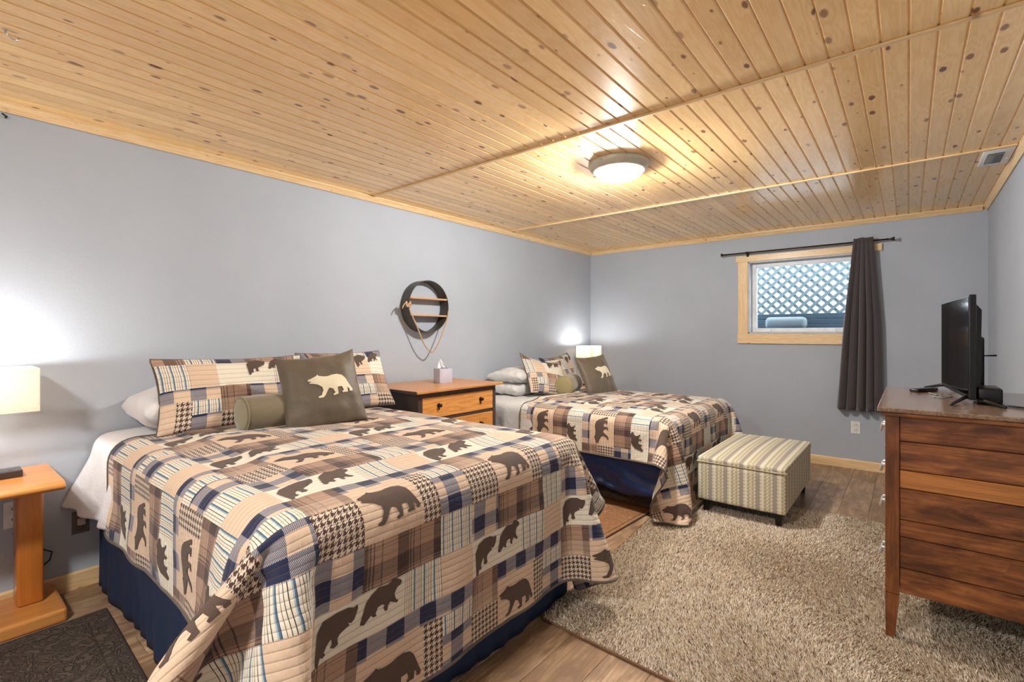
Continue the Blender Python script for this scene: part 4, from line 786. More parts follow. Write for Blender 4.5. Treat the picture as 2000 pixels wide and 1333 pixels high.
Q2 = """370 10060 17 10060 17 10060 17 10060 17 10060 17 10060 17 10060 17 10060 17 10060 17 10060 17 10060 17 10060 17 10060 17 10060 17 10060 17 10060 17 
10060 17 10060 17 10060 17 10060 17 10060 17 10060 17 10060 17 10060 17 10060 17 10060 17 10060 17 10060 17 10060 17 10060 17 10060 17 10019 -1 10018 
1 10021 17 10017 -1 0 1 10018 -1 1 10003 1 -1 10015 17 10009 1 0 -1 10004 -1 1 10026 1 -1 10011 -1 10002 16 1 10046 -1 0 1 10004 -1 0 -1 1 -1 0 15 0 1 
1 10005 1 -1 10036 -1 1 10003 -1 -1 10002 -1 0 -1 0 -1 12 0 1 1 1 2 10006 1 -1 10003 1 0 -1 10023 1 -1 1 0 -1 -2 2 -2 -2 -1 -1 -1 -1 10005 7 1 10004 2 
3 2 2 0 -1 0 1 0 -1 10003 1 10020 -1 0 1 -1 1 -1 1 10002 -5 -3 -1 10002 -1 10006 6 10002 1 2 3 3 1 0 -2 0 1 -1 10002 1 -1 10024 1 -1 10004 -2 -9 8 5 0 
-2 -1 -2 0 -2 0 -1 10002 7 2 2 2 3 0 -3 -6 -7 10 -1 10004 -1 1 10022 1 0 -2 2 -1 2 -2 3 -5 4 -20 2 11 8 3 2 -1 -1 -2 -1 -1 -2 13 1 2 0 -3 -7 -13 -3 17 
10002 -5 1 10002 1 10023 -1 0 4 -4 5 -8 9 1 1 -6 6 -18 -3 4 8 6 5 3 1 0 -2 0 16 0 -3 -5 -8 -9 1 8 1 4 0 -4 -1 10002 2 0 -1 -1 10018 1 -1 10002 1 3 -3 
-1 -5 11 6 -1 -4 2 -17 -4 1 5 5 6 5 3 3 1 13 -4 -6 -7 -5 0 6 7 0 1 -1 -2 -2 10024 -1 1 0 1 0 1 -3 1 0 2 7 3 -1 -1 -1 -16 -5 -1 2 4 4 5 5 4 5 -6 -4 -4 
-1 3 8 2 4 -2 -2 -1 -2 10004 1 -1 10021 1 0 -1 -1 1 0 1 6 3 1 0 -1 -2 -13 -6 -2 0 2 3 4 4 -3 -3 -3 0 1 5 6 2 0 -1 -1 0 -3 10005 1 -1 10019 1 1 -1 -2 0 
1 1 0 5 5 10004 -4 -11 -6 -2 -1 1 1 2 -8 -1 -1 0 4 7 3 2 0 -2 -1 -1 -1 -1 0 -1 1 10022 1 0 -1 0 -1 1 1 0 2 6 2 10003 -1 -4 -9 -7 -2 -1 10002 -9 -1 0 3 
5 5 2 1 0 -2 -1 0 -1 -2 10024 1 0 -1 0 -1 0 1 1 0 1 5 3 1 10003 -1 -4 -8 -7 -3 -1 0 -9 -1 2 4 5 3 2 0 -1 -1 -2 0 -1 -1 10026 1 -2 10002 1 1 10002 5 5 
10005 -2 -4 -6 -7 -3 -1 -10 1 3 4 5 2 0 1 0 -3 10002 -1 -2 10023 1 10002 -1 -1 0 1 0 1 1 -1 3 5 2 10005 -1 -5 -6 -7 -4 -9 2 3 5 3 2 0 -1 1 -3 -1 10002 
-1 -1 0 -1 1 0 1 -1 10019 -1 1 -1 1 0 1 10002 2 4 4 10006 -1 -4 -8 -7 -8 2 4 5 2 1 10002 -1 -2 -1 10002 -1 -1 -1 1 -1 1 10019 1 -1 0 -1 1 10002 2 -1 0 
1 5 3 1 10006 -1 -1 -6 -7 4 4 3 2 -1 10002 1 -4 10003 -1 -1 10021 1 -1 10002 -1 10002 1 0 1 1 0 -1 4 4 2 10006 2 0 1 -6 4 5 3 0 1 10002 -4 -1 0 1 -1 
-1 10002 -1 10003 1 -1 10016 -1 10003 1 0 1 10003 1 1 5 3 10005 2 0 1 0 -5 6 4 1 1 10003 -4 -1 0 1 1 -3 10004 -1 10002 1 -1 10013 -1 1 0 -1 10003 1 1 
1 -1 10002 2 5 3 10003 1 1 0 1 1 -1 -2 6 3 -1 10002 1 -1 -3 -3 0 -1 -1 3 1 -1 0 -1 1 -1 10017 -1 10004 1 0 1 10002 1 -1 1 4 4 -1 1 1 1 1 1 1 10002 5 3 
-1 10003 -1 1 -6 -1 -2 -1 2 3 1 0 -1 0 -1 1 -1 10003 -1 10013 -1 10002 1 0 1 10002 1 -1 1 -1 3 6 2 10002 1 2 10002 -1 1 9 -1 10003 -1 -1 0 -7 0 -1 -1 
4 3 10002 -1 0 1 -1 0 -1 1 -1 1 -1 10002 -1 10004 -1 10007 1 10003 3 -2 0 -1 1 1 5 4 0 1 2 -1 1 -1 1 -1 8 0 1 0 -1 10002 -10 -2 0 5 -2 5 3 0 1 1 0 -1 
10003 -1 1 -1 1 -1 0 1 -1 0 -1 0 1 10007 -1 0 -1 -3 2 -1 -1 0 -2 1 5 6 0 3 -1 1 -1 1 -1 1 9 0 -1 10003 -2 -15 0 -1 0 22 1 0 1 -1 10005 1 0 -1 1 -1 1 0 
-1 1 -1 1 10002 -1 10010 -17 2 2 0 1 0 1 9 4 -1 1 10005 1639 10006 4 11 16 19 19 18 19 18 18 19 19 18 19 19 19 19 18 19 19 18 19 19 19 18 19 19 19 19 
18 19 19 19 18 19 18 19 18 19 19 18 16 10 4 10022 -1 1 10048 -1 1 10121 -1 1 10181 1 -1 10058 1 -1 10005 1 -1 10059 -1 1 10363 1 -1 10356 1 0 -1 1 
10117 1 -1 10002 -1 1 10121 -1 1 10047 1 10002 -1 10057 -1 10002 1 10005 1 -1 1 10004 -1 1 10056 -1 0 1 10004 -1 1 10039 -1 10002 1 10011 -1 1 10006 
-1 1 10026 1 -1 1 -1 10006 1 10002 -1 10004 1 0 -1 1 0 1 -1 10017 -1 1 10002 1 -1 10002 1 -1 10014 1 -1 10002 1 10002 -1 0 -1 1 10002 1 10002 -1 2 -1 
10008 -1 1 10028 1 -1 1 -1 10003 1 10002 -1 0 -1 1 0 1 10002 1 -2 2 -1 1 1 -1 10003 -1 1 10011 1 -1 10011 1 -1 10002 1 -1 10004 1 -1 1 -1 10003 -1 0 1 
1 0 1 1 0 1 -2 0 1 1 1 0 -1 0 -1 1 0 -1 1 0 -1 1 10027 1 -1 10003 1 0 -2 -1 1 1 1 0 2 0 1 1 0 -5 1 2 1 1 1 0 -2 1 0 -1 1 10028 1 -1 10002 1 -1 1 -1 2 
-5 1 1 1 2 1 2 0 2 0 1 0 -9 2 1 2 2 1 -1 2 -1 1 10035 1 -1 2 -5 6 -3 2 3 1 2 1 1 0 1 0 1 -12 0 1 1 2 5 5 0 -4 1 1 10007 1 -1 10011 1 -1 10013 1 -1 6 
-5 7 2 2 2 10007 -14 10005 2 2 11 -1 10030 -1 1 10005 1 1 10 2 1 0 -1 1 10006 -16 1 10002 1 2 4 9 -1 1 -1 10003 1 -1 10027 -1 10003 -2 -7 1 7 6 4 3 1 
1 1 1 10003 -14 0 1 2 4 5 5 3 -1 -5 1 10002 -1 0 1 -1 10002 1 -1 10002 1 -1 10002 1 -1 10006 -1 1 10002 -1 1 0 -1 1 -1 -1 0 -4 6 -10 0 -2 3 6 4 5 2 2 
2 1 1 -12 3 3 6 4 4 -3 -2 -3 1 0 -1 10029 -1 1 -1 0 -1 -1 3 -9 9 -10 3 -3 -3 2 3 5 3 4 3 2 -4 3 6 2 1 -5 1 2 0 -4 0 -2 10031 1 0 1 -6 3 -2 -5 3 -4 3 
-1 -3 -3 0 3 3 3 4 4 3 1 -1 -4 0 4 -4 0 -2 0 -1 10034 -5 1 8 -6 -3 -2 -3 4 1 -2 -3 -2 -1 2 1 8 0 -3 -2 0 2 0 -1 -5 3 -1 0 -1 10022 1 -1 10008 1 -4 -2 
4 3 -3 -3 -3 -3 4 2 0 -3 -2 -3 0 7 -2 -1 -2 1 3 -2 -2 -3 2 0 -1 10004 1 -1 10021 1 -1 1 -1 10003 -1 -5 3 4 1 -3 -3 -4 -3 4 2 1 -1 -1 -2 4 -1 -1 1 3 0 
-2 -4 0 2 0 -1 -1 10034 -6 1 4 1 1 -2 -3 -5 -2 4 2 1 0 -1 3 -1 0 3 1 -1 -3 -3 2 10003 -1 10033 1 -5 -1 2 3 10002 -2 -2 -5 -2 3 2 2 0 2 1 1 2 0 -3 -3 
10002 2 -1 0 -1 10007 1 -1 10022 1 -2 1 -3 -4 4 3 10003 -2 -3 -4 -2 2 2 2 3 0 3 0 -2 -2 -2 0 1 10004 -1 10010 1 -1 10016 1 -1 10002 -1 -1 -3 0 3 2 0 
-1 0 -1 -4 -3 -2 2 2 3 2 1 0 -3 -2 -1 10002 2 -2 1 -1 10015 1 -1 10002 1 -1 10012 -1 0 -5 0 3 2 0 1 -1 -1 0 -3 -4 -3 3 4 1 1 -2 -2 -2 1 10004 -1 0 1 
-1 10021 1 -1 10007 -1 0 -1 -2 -2 2 3 1 -1 -1 10004 -3 -4 5 2 -2 -2 -2 -1 0 2 -1 -1 1 10002 -1 10029 1 -1 0 -1 0 -2 -3 2 2 0 1 0 -1 0 2 2 4 3 6 0 -2 
-3 -2 -1 -2 -2 7 0 -1 1 0 -1 10026 1 -1 10003 -1 0 1 -2 -3 -1 3 1 0 -1 2 2 2 3 2 1 7 -2 -3 -3 -1 -1 0 1 3 -1 0 1 1 -2 10030 1 -1 -1 0 -1 -3 -1 2 0 -1 
3 1 3 3 3 1 0 7 -4 -4 -1 10004 2 10002 -1 -1 2 10032 -4 2 1 -3 -3 2 -3 3 3 4 4 2 1 10003 -4 10002 1 2 -1 1 1 -1 -1 -1 1 2 10019 1 -1 10002 1 -1 10002 
1 -1 10002 -1 6 -2 -2 -2 -5 1 8 -3 1 5 2 1 -1 0 1 -15 2 2 3 1 2 5 0 -1 0 -2 0 2 1 10003 1 -1 10002 1 -1 10002 1 -1 10002 1 -1 10014 -2 6 3 -3 -4 -3 -3 
6 0 5 3 0 1 10002 -1 -14 -1 1 1 2 -1 -1 11 -1 0 4 -2 1 0 1 -1 10002 1 -1 10025 -3 0 9 -1 -3 -4 -4 4 5 6 10002 -1 0 1 0 -15 1 -1 0 1 2 7 0 -1 10002 6 1 
0 -1 1 0 -1 0 1 0 -1 1 0 -1 0 1 0 -1 0 1 -1 10002 1 -1 10002 1 -1 10005 11 -3 -9 2 1 -2 -2 0 11 -1 0 1 10002 -1 0 195 19 19 19 18 19 19 18 16 9 3 
10002 3 3 6 10003 -1 10005 -1 10005 1 10005 1 10003 -5 -3 -3 -1 0 -3 -10 -16 -19 -18 -19 -19 -19 -19 -18 -19 -19 -19 -18 -19 10010 1 -1 1 -1 1 -1 
10003 1 0 -1 10002 -1 1 10005 -1 0 1 10002 1 -1 10003 1 -1 1 -1 10029 1 10004 -1 10004 -1 1 0 -1 10003 1 10004 1 -1 0 1 10002 -1 1 -1 1 -1 10033 1 -1 
10010 -1 1 10009 1 -1 10043 -1 1 10010 1 -1 10047 1 -1 10010 -1 1 10040 -1 1 10006 1 -1 10002 1 -1 10006 -1 1 0 -1 1 10032 -1 10003 1 10004 1 -1 10002 
1 10002 -1 10004 -1 1 10002 -1 0 1 -1 1 10027 -1 1 0 -1 1 10004 -1 0 1 10002 1 0 -1 10004 1 0 -1 10002 -1 0 1 10002 -1 1 0 -1 1 10027 -1 10006 1 10006 
1 10004 -1 10006 -1 10002 1 -1 0 1 10025 1 0 -1 10002 -1 10003 1 10007 1 10003 -1 10007 -1 10003 1 10031 -1 1 10003 -1 0 1 10003 1 0 -1 10003 1 0 -1 
10003 -1 0 1 10002 -1 10002 1 10030 -1 10002 1 10002 -1 1 0 1 -1 10002 1 0 -1 10002 1 -1 0 -1 1 10002 -1 0 1 10003 1 -1 10031 -1 0 1 10006 1 -1 0 1 0 
-1 10006 -1 1 0 -1 0 1 10027 -1 1 0 -1 1 10010 1 -1 10010 -1 1 10031 -1 1 10014 -1 1 10010 1 -1 10035 1 -1 10003 1 -1 10010 -1 1 10009 1 -1 10033 1 
10002 -1 10004 -1 1 0 -1 10003 1 10004 1 -1 0 1 10002 -1 1 -1 10031 1 -1 10004 1 -1 10002 -1 1 10006 -1 1 10002 1 -1 10003 1 -1 10031 1 10006 -1 10004 
-1 10006 1 10004 1 10003 -1 1 0 -1 10029 1 -1 10026 1 -1 10030 1 -1 1 10005 -1 10003 -1 10007 1 10003 1 10008 -1 10008 1 -1 10018 1 0 -1 10004 1 -1 
10010 -1 1 10042 1 10003 -1 10003 -1 1 0 -1 10003 1 10004 1 -1 0 1 10004 -1 10027 1 -1 1 -1 10011 -1 1 10003 -1 1 10005 1 -1 10019 1 -1 10026 1 -1 
10016 1 -1 10034 -1 1 10010 1 -1 10005 -1 1 10037 -1 10002 1 10004 1 -1 0 1 10003 -1 10004 -1 1 0 -1 10002 1 10039 -1 1 10010 1 -1 10007 -1 1 10018 1 
-1 10013 -1 10004 1 10003 1 10007 -1 10003 -1 10004 1 10023 1 -1 10003 1 -1 0 -1 1 0 -2 0 -1 10004 -1 10013 1 10003 1 2 0 -1 1 10030 -2 -1 10020 -1 1 
10003 1 2 10014 1 -1 0 1 10014 -2 10006 -1 1 10004 -1 10005 1 10003 -1 1 10003 1 1 10005 1 -1 10002 1 -1 10007 1 -1 10004 1 -1 0 -1 1 0 -2 10007 1 
10002 -1 10002 1 10005 -1 10003 1 -1 10004 2 10003 -1 1 10007 1 -1 1 0 -1 1 -1 1 -1 0 1 -1 10006 -1 10010 1 10012 -1 10002 -1 1 10003 1 10002 1 -1 
10002 1 -1 0 1 -1 1 -1 1 1 2 0 -1 0 -1 0 1 -1 1 -1 10002 -1 10004 1 10023 -1 10002 1 0 -1 3 -3 1 0 1 -1 1 10002 1 -1 1 10002 3 -1 10002 -1 -1 10002 2 
-2 10037 -2 3 10003 1 0 1 0 -1 1 0 -1 0 4 1 -1 0 1 -1 -1 -1 -10 2 2 10034 -1 1 2 1 2 2 10010 5 -1 1 -1 -1 0 -3 -6 1 -3 -2 10002 1 -1 10002 1 10024 -1 
10002 -1 1 -2 0 3 4 3 2 1 1 0 1 10004 4 0 -1 -1 -2 -5 -5 -4 -2 1 0 1 0 -1 1 10002 -1 10017 1 0 -1 0 1 0 -1 2 -2 3 -2 1 -1 1 2 0 1 2 3 2 2 1 1 0 2 0 2 
-1 -3 -4 -4 -4 0 1 -2 0 -1 -1 10010 1 10012 -1 0 1 0 -1 0 1 -1 3 -3 2 2 1 -1 -1 2 1 -1 1 1 2 3 2 2 0 1 -3 -3 -4 -3 -3 2 -1 -1 1 -2 1 -1 10010 -1 10004 
1 10017 1 0 3 0 1 -1 1 2 -1 10003 2 2 2 2 -9 -4 -2 0 1 0 -1 -1 -1 1 -1 10016 -1 1 10017 1 2 2 -1 10002 1 1 10003 -1 1 1 2 -15 10002 1 0 -1 -1 -1 2 -1 
-1 10017 -1 1 10017 3 1 10005 2 10003 -1 10002 -15 0 1 10002 -1 -1 10002 -1 1 -1 10017 -1 1 10016 2 2 10003 -1 1 0 2 1 -1 10002 -1 -15 1 10002 -1 -1 
-1 1 10002 -1 1 -1 10034 1 2 1 10002 1 -1 10002 1 2 10003 -14 0 1 -2 -1 -1 1 10002 -1 10020 -1 1 10015 1 2 1 10007 1 1 10002 -13 -1 -1 0 -1 10005 -1 
10020 -1 1 10015 2 2 10008 1 2 0 -14 0 -1 -1 10004 -1 0 1 -1 10036 2 2 10003 1 -1 10004 1 1 -14 0 -1 -1 10005 -1 10022 -1 1 10014 1 2 1 10009 3 -15 -1 
10008 -1 1 0 -1 10032 1 -1 0 2 2 1 -1 0 1 -1 10004 -1 -14 -1 -1 10006 -1 10038 1 1 2 10006 1 1 2 6 -15 -1 10004 1 1 -2 -1 10023 -1 1 10008 -1 1 10004 
1 2 1 1 -1 0 1 10002 3 4 5 -15 -1 10003 1 10002 -2 10038 1 -1 1 2 1 0 1 -1 0 1 3 4 5 0 -15 -1 10002 1 10002 -1 -1 10003 1 -1 10036 3 2 0 -1 1 0 4 4 4 
10002 -16 1 10003 -1 10002 -1 10002 1 -1 1 -1 10030 1 0 -1 0 1 0 3 1 10002 3 5 4 10003 -3 -4 -3 -2 -2 -1 -1 0 -1 0 1 -1 10002 1 10003 -1 10028 2 -1 -1 
1 2 2 0 2 8 2 10005 -1 -3 -3 -2 0 1 -8 0 -1 0 1 -1 2 10004 1 -1 10014 -1 10009 -1 1 10003 -1 0 2 3 1 10 1 10008 -1 -3 -5 -6 1 1 1 10002 2 -1 10005 1 
10024 -1 -2 -1 -3 10003 1 4 12 10007 """
quilt('quilt', Q1, (67, 61), 2, 0, .79, 'patchwork bear quilt draped over the large near bed', 4, 2, sweep=(2.02, .50, -.26, -.13, .34))
quilt('quilt', Q2, (59, 61), 6, 7, .70, 'patchwork bear quilt on the further bed with one corner trailing on the floor')

# ================================================================ PILLOWS
def frame_at(base, az, lean, roll=0):
    n = Vector((math.cos(az)*math.cos(lean), math.sin(az)*math.cos(lean), math.sin(lean)))
    up = Vector((-math.cos(az)*math.sin(lean), -math.sin(az)*math.sin(lean), math.cos(lean)))
    rt = up.cross(n)
    if roll:
        Rm = Matrix.Rotation(roll, 3, n); up = Rm @ up; rt = Rm @ rt
    return Matrix(((rt.x, up.x, n.x, base[0]), (rt.y, up.y, n.y, base[1]), (rt.z, up.z, n.z, base[2]), (0, 0, 0, 1)))

def pillow(name, w, h, thk, M, label, cat, front, back=None, patch=None, group=None, n=44, conc=.07, sag=0.0, wr=.004, ear=0.0, phase=(0, 0), expo=.42, seed=0, pipe=None):
    """soft pillow; local x right, y up from the bottom edge, z out of the face"""
    rs = np.random.default_rng(seed); ph = rs.uniform(0, 6, 8)
    def surf(s, t, side):
        e = (1-s*s)*(1-t*t)
        X = w/2*s*(1-conc*(1-t*t)) ; Y = h/2*t*(1-conc*(1-s*s))+h/2
        Y = Y - sag*h*np.exp(-((s)/.6)**2)*np.clip(t, 0, 1)**2 + ear*h*np.clip(t, 0, 1)**3*np.abs(s)**3
        Z = side*thk/2*np.clip(e, 0, 1)**expo
        edge = (1-np.clip(e, 0, 1))
        Z = Z + side*wr*e**.25*(np.sin(s*7+t*3+ph[0])*np.sin(t*6-s*2+ph[1])+.7*np.sin(s*17+ph[2]+2*t)*edge*.8+.7*np.sin(t*15+ph[3])*edge*.8)
        Z = Z + .03*thk*np.sin(s*3+ph[4])*np.sin(t*2+ph[5])
        # bottom edge rests: squash below the resting plane
        return np.stack([X, Y, Z], -1)
    lin_ = np.linspace(-1, 1, n+1); lin_ = np.sin(lin_*math.pi/2*.96)/math.sin(math.pi/2*.96)
    Sg, Tg = np.meshgrid(lin_, lin_, indexing='ij')
    Pf, Pb = surf(Sg, Tg, 1), surf(Sg, Tg, -1)
    nv = (n+1)**2
    i, j = np.meshgrid(np.arange(n), np.arange(n), indexing='ij'); m = n+1
    f1 = np.stack([i*m+j, (i+1)*m+j, (i+1)*m+j+1, i*m+j+1], -1).reshape(-1, 4)
    f2 = (f1+nv)[:, ::-1]
    me = bpy.data.meshes.new(name); me.from_pydata(np.concatenate([Pf.reshape(-1, 3), Pb.reshape(-1, 3)]).tolist(), [], np.concatenate([f1, f2]).tolist())
    if patch:
        for q in QM: me.materials.append(q)
        me.materials.append(back or front)
        U = patch; sc = .075/U
        cs = (Sg[i, j]+Sg[i+1, j+1])/2*w/2; ct = -(Tg[i, j]+Tg[i+1, j+1])/2*h/2
        mi = [KI[TILE[int(math.floor(b_/U+phase[1])) % 8][int(math.floor(a/U+phase[0])) % 8]] for a, b_ in zip(cs.reshape(-1), ct.reshape(-1))]
        me.polygons.foreach_set('material_index', mi+[len(QM)]*len(f2))
        uvl = me.uv_layers.new(name='UVMap'); li = np.empty(len(me.loops), np.int32); me.loops.foreach_get('vertex_index', li); li %= nv
        uu = (Sg*w/2/U+phase[0])*.075*.8; vv = (-Tg*h/2/U+phase[1])*.068*.8
        uvl.data.foreach_set('uv', np.stack([uu.reshape(-1)[li], vv.reshape(-1)[li]], 1).reshape(-1))
    else:
        me.materials.append(front)
    bm = bmesh.new(); bm.from_mesh(me); bmesh.ops.remove_doubles(bm, verts=bm.verts, dist=.0006); bm.to_mesh(me); bm.free()
    o = mesh_obj(name, me, None, None, True); o.matrix_world = M; tag(o, label, cat, group)
    if pipe:
        e = [surf(np.array(a), np.array(b_), 1) for a, b_ in [(k, 1) for k in lin_]+[(1, k) for k in lin_[::-1]]+[(k, -1) for k in lin_[::-1]]+[(-1, k) for k in lin_]]
        e = [p for k, p in enumerate(e) if k == 0 or np.linalg.norm(p-e[k-1]) > .004]
        B().tube(e, .0045, 6, False).obj('piping', pipe, o, True)
    def fmap_(X, Y):       # X, Y metres from the pillow centre, Y down
        s = np.clip(X/(w/2), -.98, .98); t = np.clip(-Y/(h/2), -.98, .98)
        p = surf(s, t, 1); p[:, 2] += .0035; return p
    return o, fmap_

pw_ = []
# near bed: two white sleeping pillows behind, two quilted shams, a bolster, a square cushion
pillow('pillow', .62, .42, .24, Matrix.Translation((.235, 1.02, .93)) @ Matrix.Rotation(R(90), 4, 'Z') @ Matrix.Rotation(R(-4), 4, 'Y') @ Matrix.Translation((0, -.20, 0)), 'white sleeping pillow on the near bed behind the left patchwork sham', 'pillow', SHEET, seed=3, wr=.010, conc=.03, expo=.34)
pillow('pillow', .62, .36, .14, Matrix.Translation((.21, 1.72, .872)) @ Matrix.Rotation(R(90), 4, 'Z') @ Matrix.Translation((0, -.18, 0)), 'white sleeping pillow on the near bed behind the right patchwork sham', 'pillow', SHEET, seed=4)
def pair_on(o, fm, w, x, y):
    applique('bear_applique', LOW*w, lambda a, b_: fm(a+x, b_+y), BEARF, o)
    applique('bear_applique', UP*w, lambda a, b_: fm(a+x+w*1.15, b_+y-.01), BEARF, o)
U = .072
o, fm = pillow('pillow_sham', .76, .41, .14, frame_at((.53, 1.12, .805), R(-6), R(26)), 'patchwork bear pillow sham at the left of the near bed', 'pillow', QM[0], SHAMBACK, patch=U, phase=(-.6+8, 7.2), seed=5, pipe=BIND, wr=.005)
pair_on(o, fm, .105, .05, -.175)
o, fm = pillow('pillow_sham', .64, .42, .14, frame_at((.50, 1.84, .805), R(2), R(26)), 'patchwork bear pillow sham at the right of the near bed behind the dark square cushion', 'pillow', QM[0], SHAMBACK, patch=U, phase=(3.6, 7.2), seed=6, pipe=BIND, wr=.005)
pair_on(o, fm, .105, .05, -.175)

def bolster(label, p0, p1, r, mat, endmat):
    p0, p1 = Vector(p0), Vector(p1); L = (p1-p0).length; z = (p1-p0).normalized()
    prof = []
    for h in np.linspace(0, L, 15): prof.append((r*(1+.02*math.sin(h*20)), h))
    t = bpy.data.objects.new('bolster', None)
    b = B().lathe([(r*.93, -.006)]+[(r*.985, .002)]+prof[1:-1]+[(r*.985, L-.002), (r*.93, L+.006)], (0, 0, 0), 40)
    o = b.obj('bolster_pillow', mat, None, True); o.matrix_world = Matrix.Translation(p0) @ z.to_track_quat('Z', 'Y').to_matrix().to_4x4()
    tag(o, label, 'bolster')
    e = B().lathe([(0, -.016), (r*.45, -.014), (r*.8, -.010), (r*.95, -.002), (r*.94, .002)], (0, 0, 0), 40).obj('end_panel', endmat, o, True)
    e2 = B().lathe([(r*.94, L-.002), (r*.95, L+.002), (r*.8, L+.010), (0, L+.016)], (0, 0, 0), 40).obj('end_panel', endmat, o, True)
    ring = [(r*math.cos(a), r*math.sin(a), 0) for a in np.linspace(0, 2*math.pi, 41)]
    B().tube(ring, .003, 6, False).obj('piping', endmat, o, True)
    bpy.data.objects.remove(t)
    return o
bolster('olive velvet bolster pillow lying left of the square cushion on the near bed', (.70, 1.05, .897), (.70, 1.42, .897), .090, OLIVE, OLIVEEND)
o, fm = pillow('square_cushion', .42, .42, .14, frame_at((.90, 1.41, .805), R(-24), R(26), R(7)), 'large dark olive square cushion with cream bear on the near bed', 'cushion', UMBER, seed=8, ear=.05, conc=.06, wr=.005)
applique('bear_applique', WALK*.235, lambda a, b_: fm(a-.075, b_-.075), CREAMF, o)

# further bed
for k, (z, dx) in enumerate(((.765, 0), (.885, .02))):
    pillow('pillow', .54, .40, .16, Matrix.Translation((.25+dx, 3.87, z)) @ Matrix.Rotation(R(88+4*k), 4, 'Z') @ Matrix.Translation((0, -.19, 0)),
           ['lower of two stacked pale pillows on the further bed beside the chest of drawers', 'upper of two stacked pale pillows on the further bed beside the chest of drawers'][k], 'pillow', SHEET2, seed=10+k, wr=.011, conc=.03, expo=.33)
o, fm = pillow('pillow_sham', .54, .40, .13, frame_at((.63, 3.92, .705), R(-8), R(34), R(-12)), 'patchwork bear pillow sham leaning at the left on the further bed', 'pillow', QM[0], SHAMBACK, patch=.066, phase=(-1.2+8, 7.3), seed=12, pipe=BIND, ear=.12)
pair_on(o, fm, .085, .0, -.165)
o, fm = pillow('pillow_sham', .58, .40, .13, frame_at((.50, 4.45, .705), R(0), R(28), R(4)), 'patchwork bear pillow sham behind the bolster and brown cushion on the further bed', 'pillow', QM[0], SHAMBACK, patch=.066, phase=(2.4, 7.3), seed=13, pipe=BIND, ear=.04)
pair_on(o, fm, .085, .10, -.165)
bolster('pale olive velvet bolster pillow on the further bed with its round end showing', (.72, 3.99, .80), (.62, 4.33, .80), .092, OLIVE2, OLIVE2)
o, fm = pillow('square_cushion', .40, .41, .13, frame_at((1.02, 4.24, .705), R(-16), R(24), R(4)), 'smaller-looking brown square cushion with cream bear on the further bed', 'cushion', UMBER, seed=14, ear=.03, conc=.05)
applique('bear_applique', WALK*.22, lambda a, b_: fm(a-.06, b_-.085), CREAMF, o)

# ================================================================ MIDDLE CHEST
ch = thing('chest_of_drawers', 'two-tone chest of drawers with honey drawers and dark sides between the two beds', 'chest of drawers', (.34, 2.665, 0))
cx, cy = .34, 2.665
def bxo(name, x0, x1, y0, y1, z0, z1, mat, par, bev=.002, seg=1, c=(0, 0)):
    return B().box(x0-c[0], x1-c[0], y0-c[1], y1-c[1], z0, z1, bev, seg).obj(name, mat, par)
cc = (cx, cy)
bxo('top', .025, .68, 2.205, 3.125, .882, .902, HONEY_TOP, ch, .005, 2, cc)
bxo('side_edge', .025, .67, 2.200, 2.2045, .880, .902, DARKBROWN, ch, .001, 1, cc)
bxo('body', .03, .612, 2.255, 3.075, .10, .882, DARKBROWN, ch, .003, 1, cc)
bxo('rail', .612, .632, 2.25, 3.08, .848, .882, DARKBROWN, ch, .002, 1, cc)
for y0, y1 in ((2.25, 2.285), (3.045, 3.08)): bxo('stile', .612, .634, y0, y1, .0, .848, DARKBROWN, ch, .002, 1, cc)
zt = .846
for k, hh in enumerate((.155, .185, .20, .20)):
    d = bxo('drawer', .615, .636, 2.288, 3.042, zt-hh, zt, HONEY, ch, .003, 1, cc)
    for yy in (2.44, 2.89):
        kb = B().lathe([(.0, 0), (.016, .001), (.016, .004), (.006, .006), (.006, .014), (.013, .018), (.014, .026), (.008, .031), (0, .032)], (.636-cx, yy-cy, zt-hh/2+.012), 14, 'X')
        kb.box(.640-cx, .644-cx, yy-.006-cy, yy+.006-cy, zt-hh/2-.022, zt-hh/2+.004, .002, 1)
        autosmooth(kb.obj('knob', BRONZE, d), 50)
    if k < 3: bxo('rail', .612, .630, 2.285, 3.045, zt-hh-.024, zt-hh-.002, DARKBROWN, ch, .002, 1, cc)
    zt -= hh+.026
for y0 in (2.255, 3.035): bxo('foot', .04, .08, y0, y0+.04, 0, .10, DARKBROWN, ch, .003, 1, cc)

tb = thing('tissue_box', 'pale lilac cube tissue box with white tissue on the chest between the beds', 'tissue box', (.33, 2.765, .902), R(-14))
bx_ = autosmooth(B().box(-.055, .055, -.058, .058, 0, .118, .003, 2).obj('box', flat('lilac_card', (190, 188, 204), .6), tb), 30)
B().lathe([(0, 0), (.034, 0), (.034, .0012), (0, .0012)], (0, 0, .118), 24).obj('opening', flat('box_opening_grey', (120, 118, 126), .7), bx_)
P = np.zeros((17, 9, 3))
for i in range(17):
    a = (i/16-.5)*2
    for j in range(9):
        t = j/8
        w_ = .046*(1-t)**.8+.002
        P[i, j] = (.010*math.sin(a*6+t*3)*(1-t)+.006*a*a, a*w_-.022*t, .118+t*.078*(1-.25*abs(a)**2)+.004*math.sin(a*5))
me, _ = grid_mesh('tissue', P); ti = mesh_obj('tissue', me, flat('tissue_paper', (238, 238, 242), .9), tb, True)
ti.rotation_euler = (0, 0, R(-28)); ti.modifiers.new('s', 'SOLIDIFY').thickness = .0012

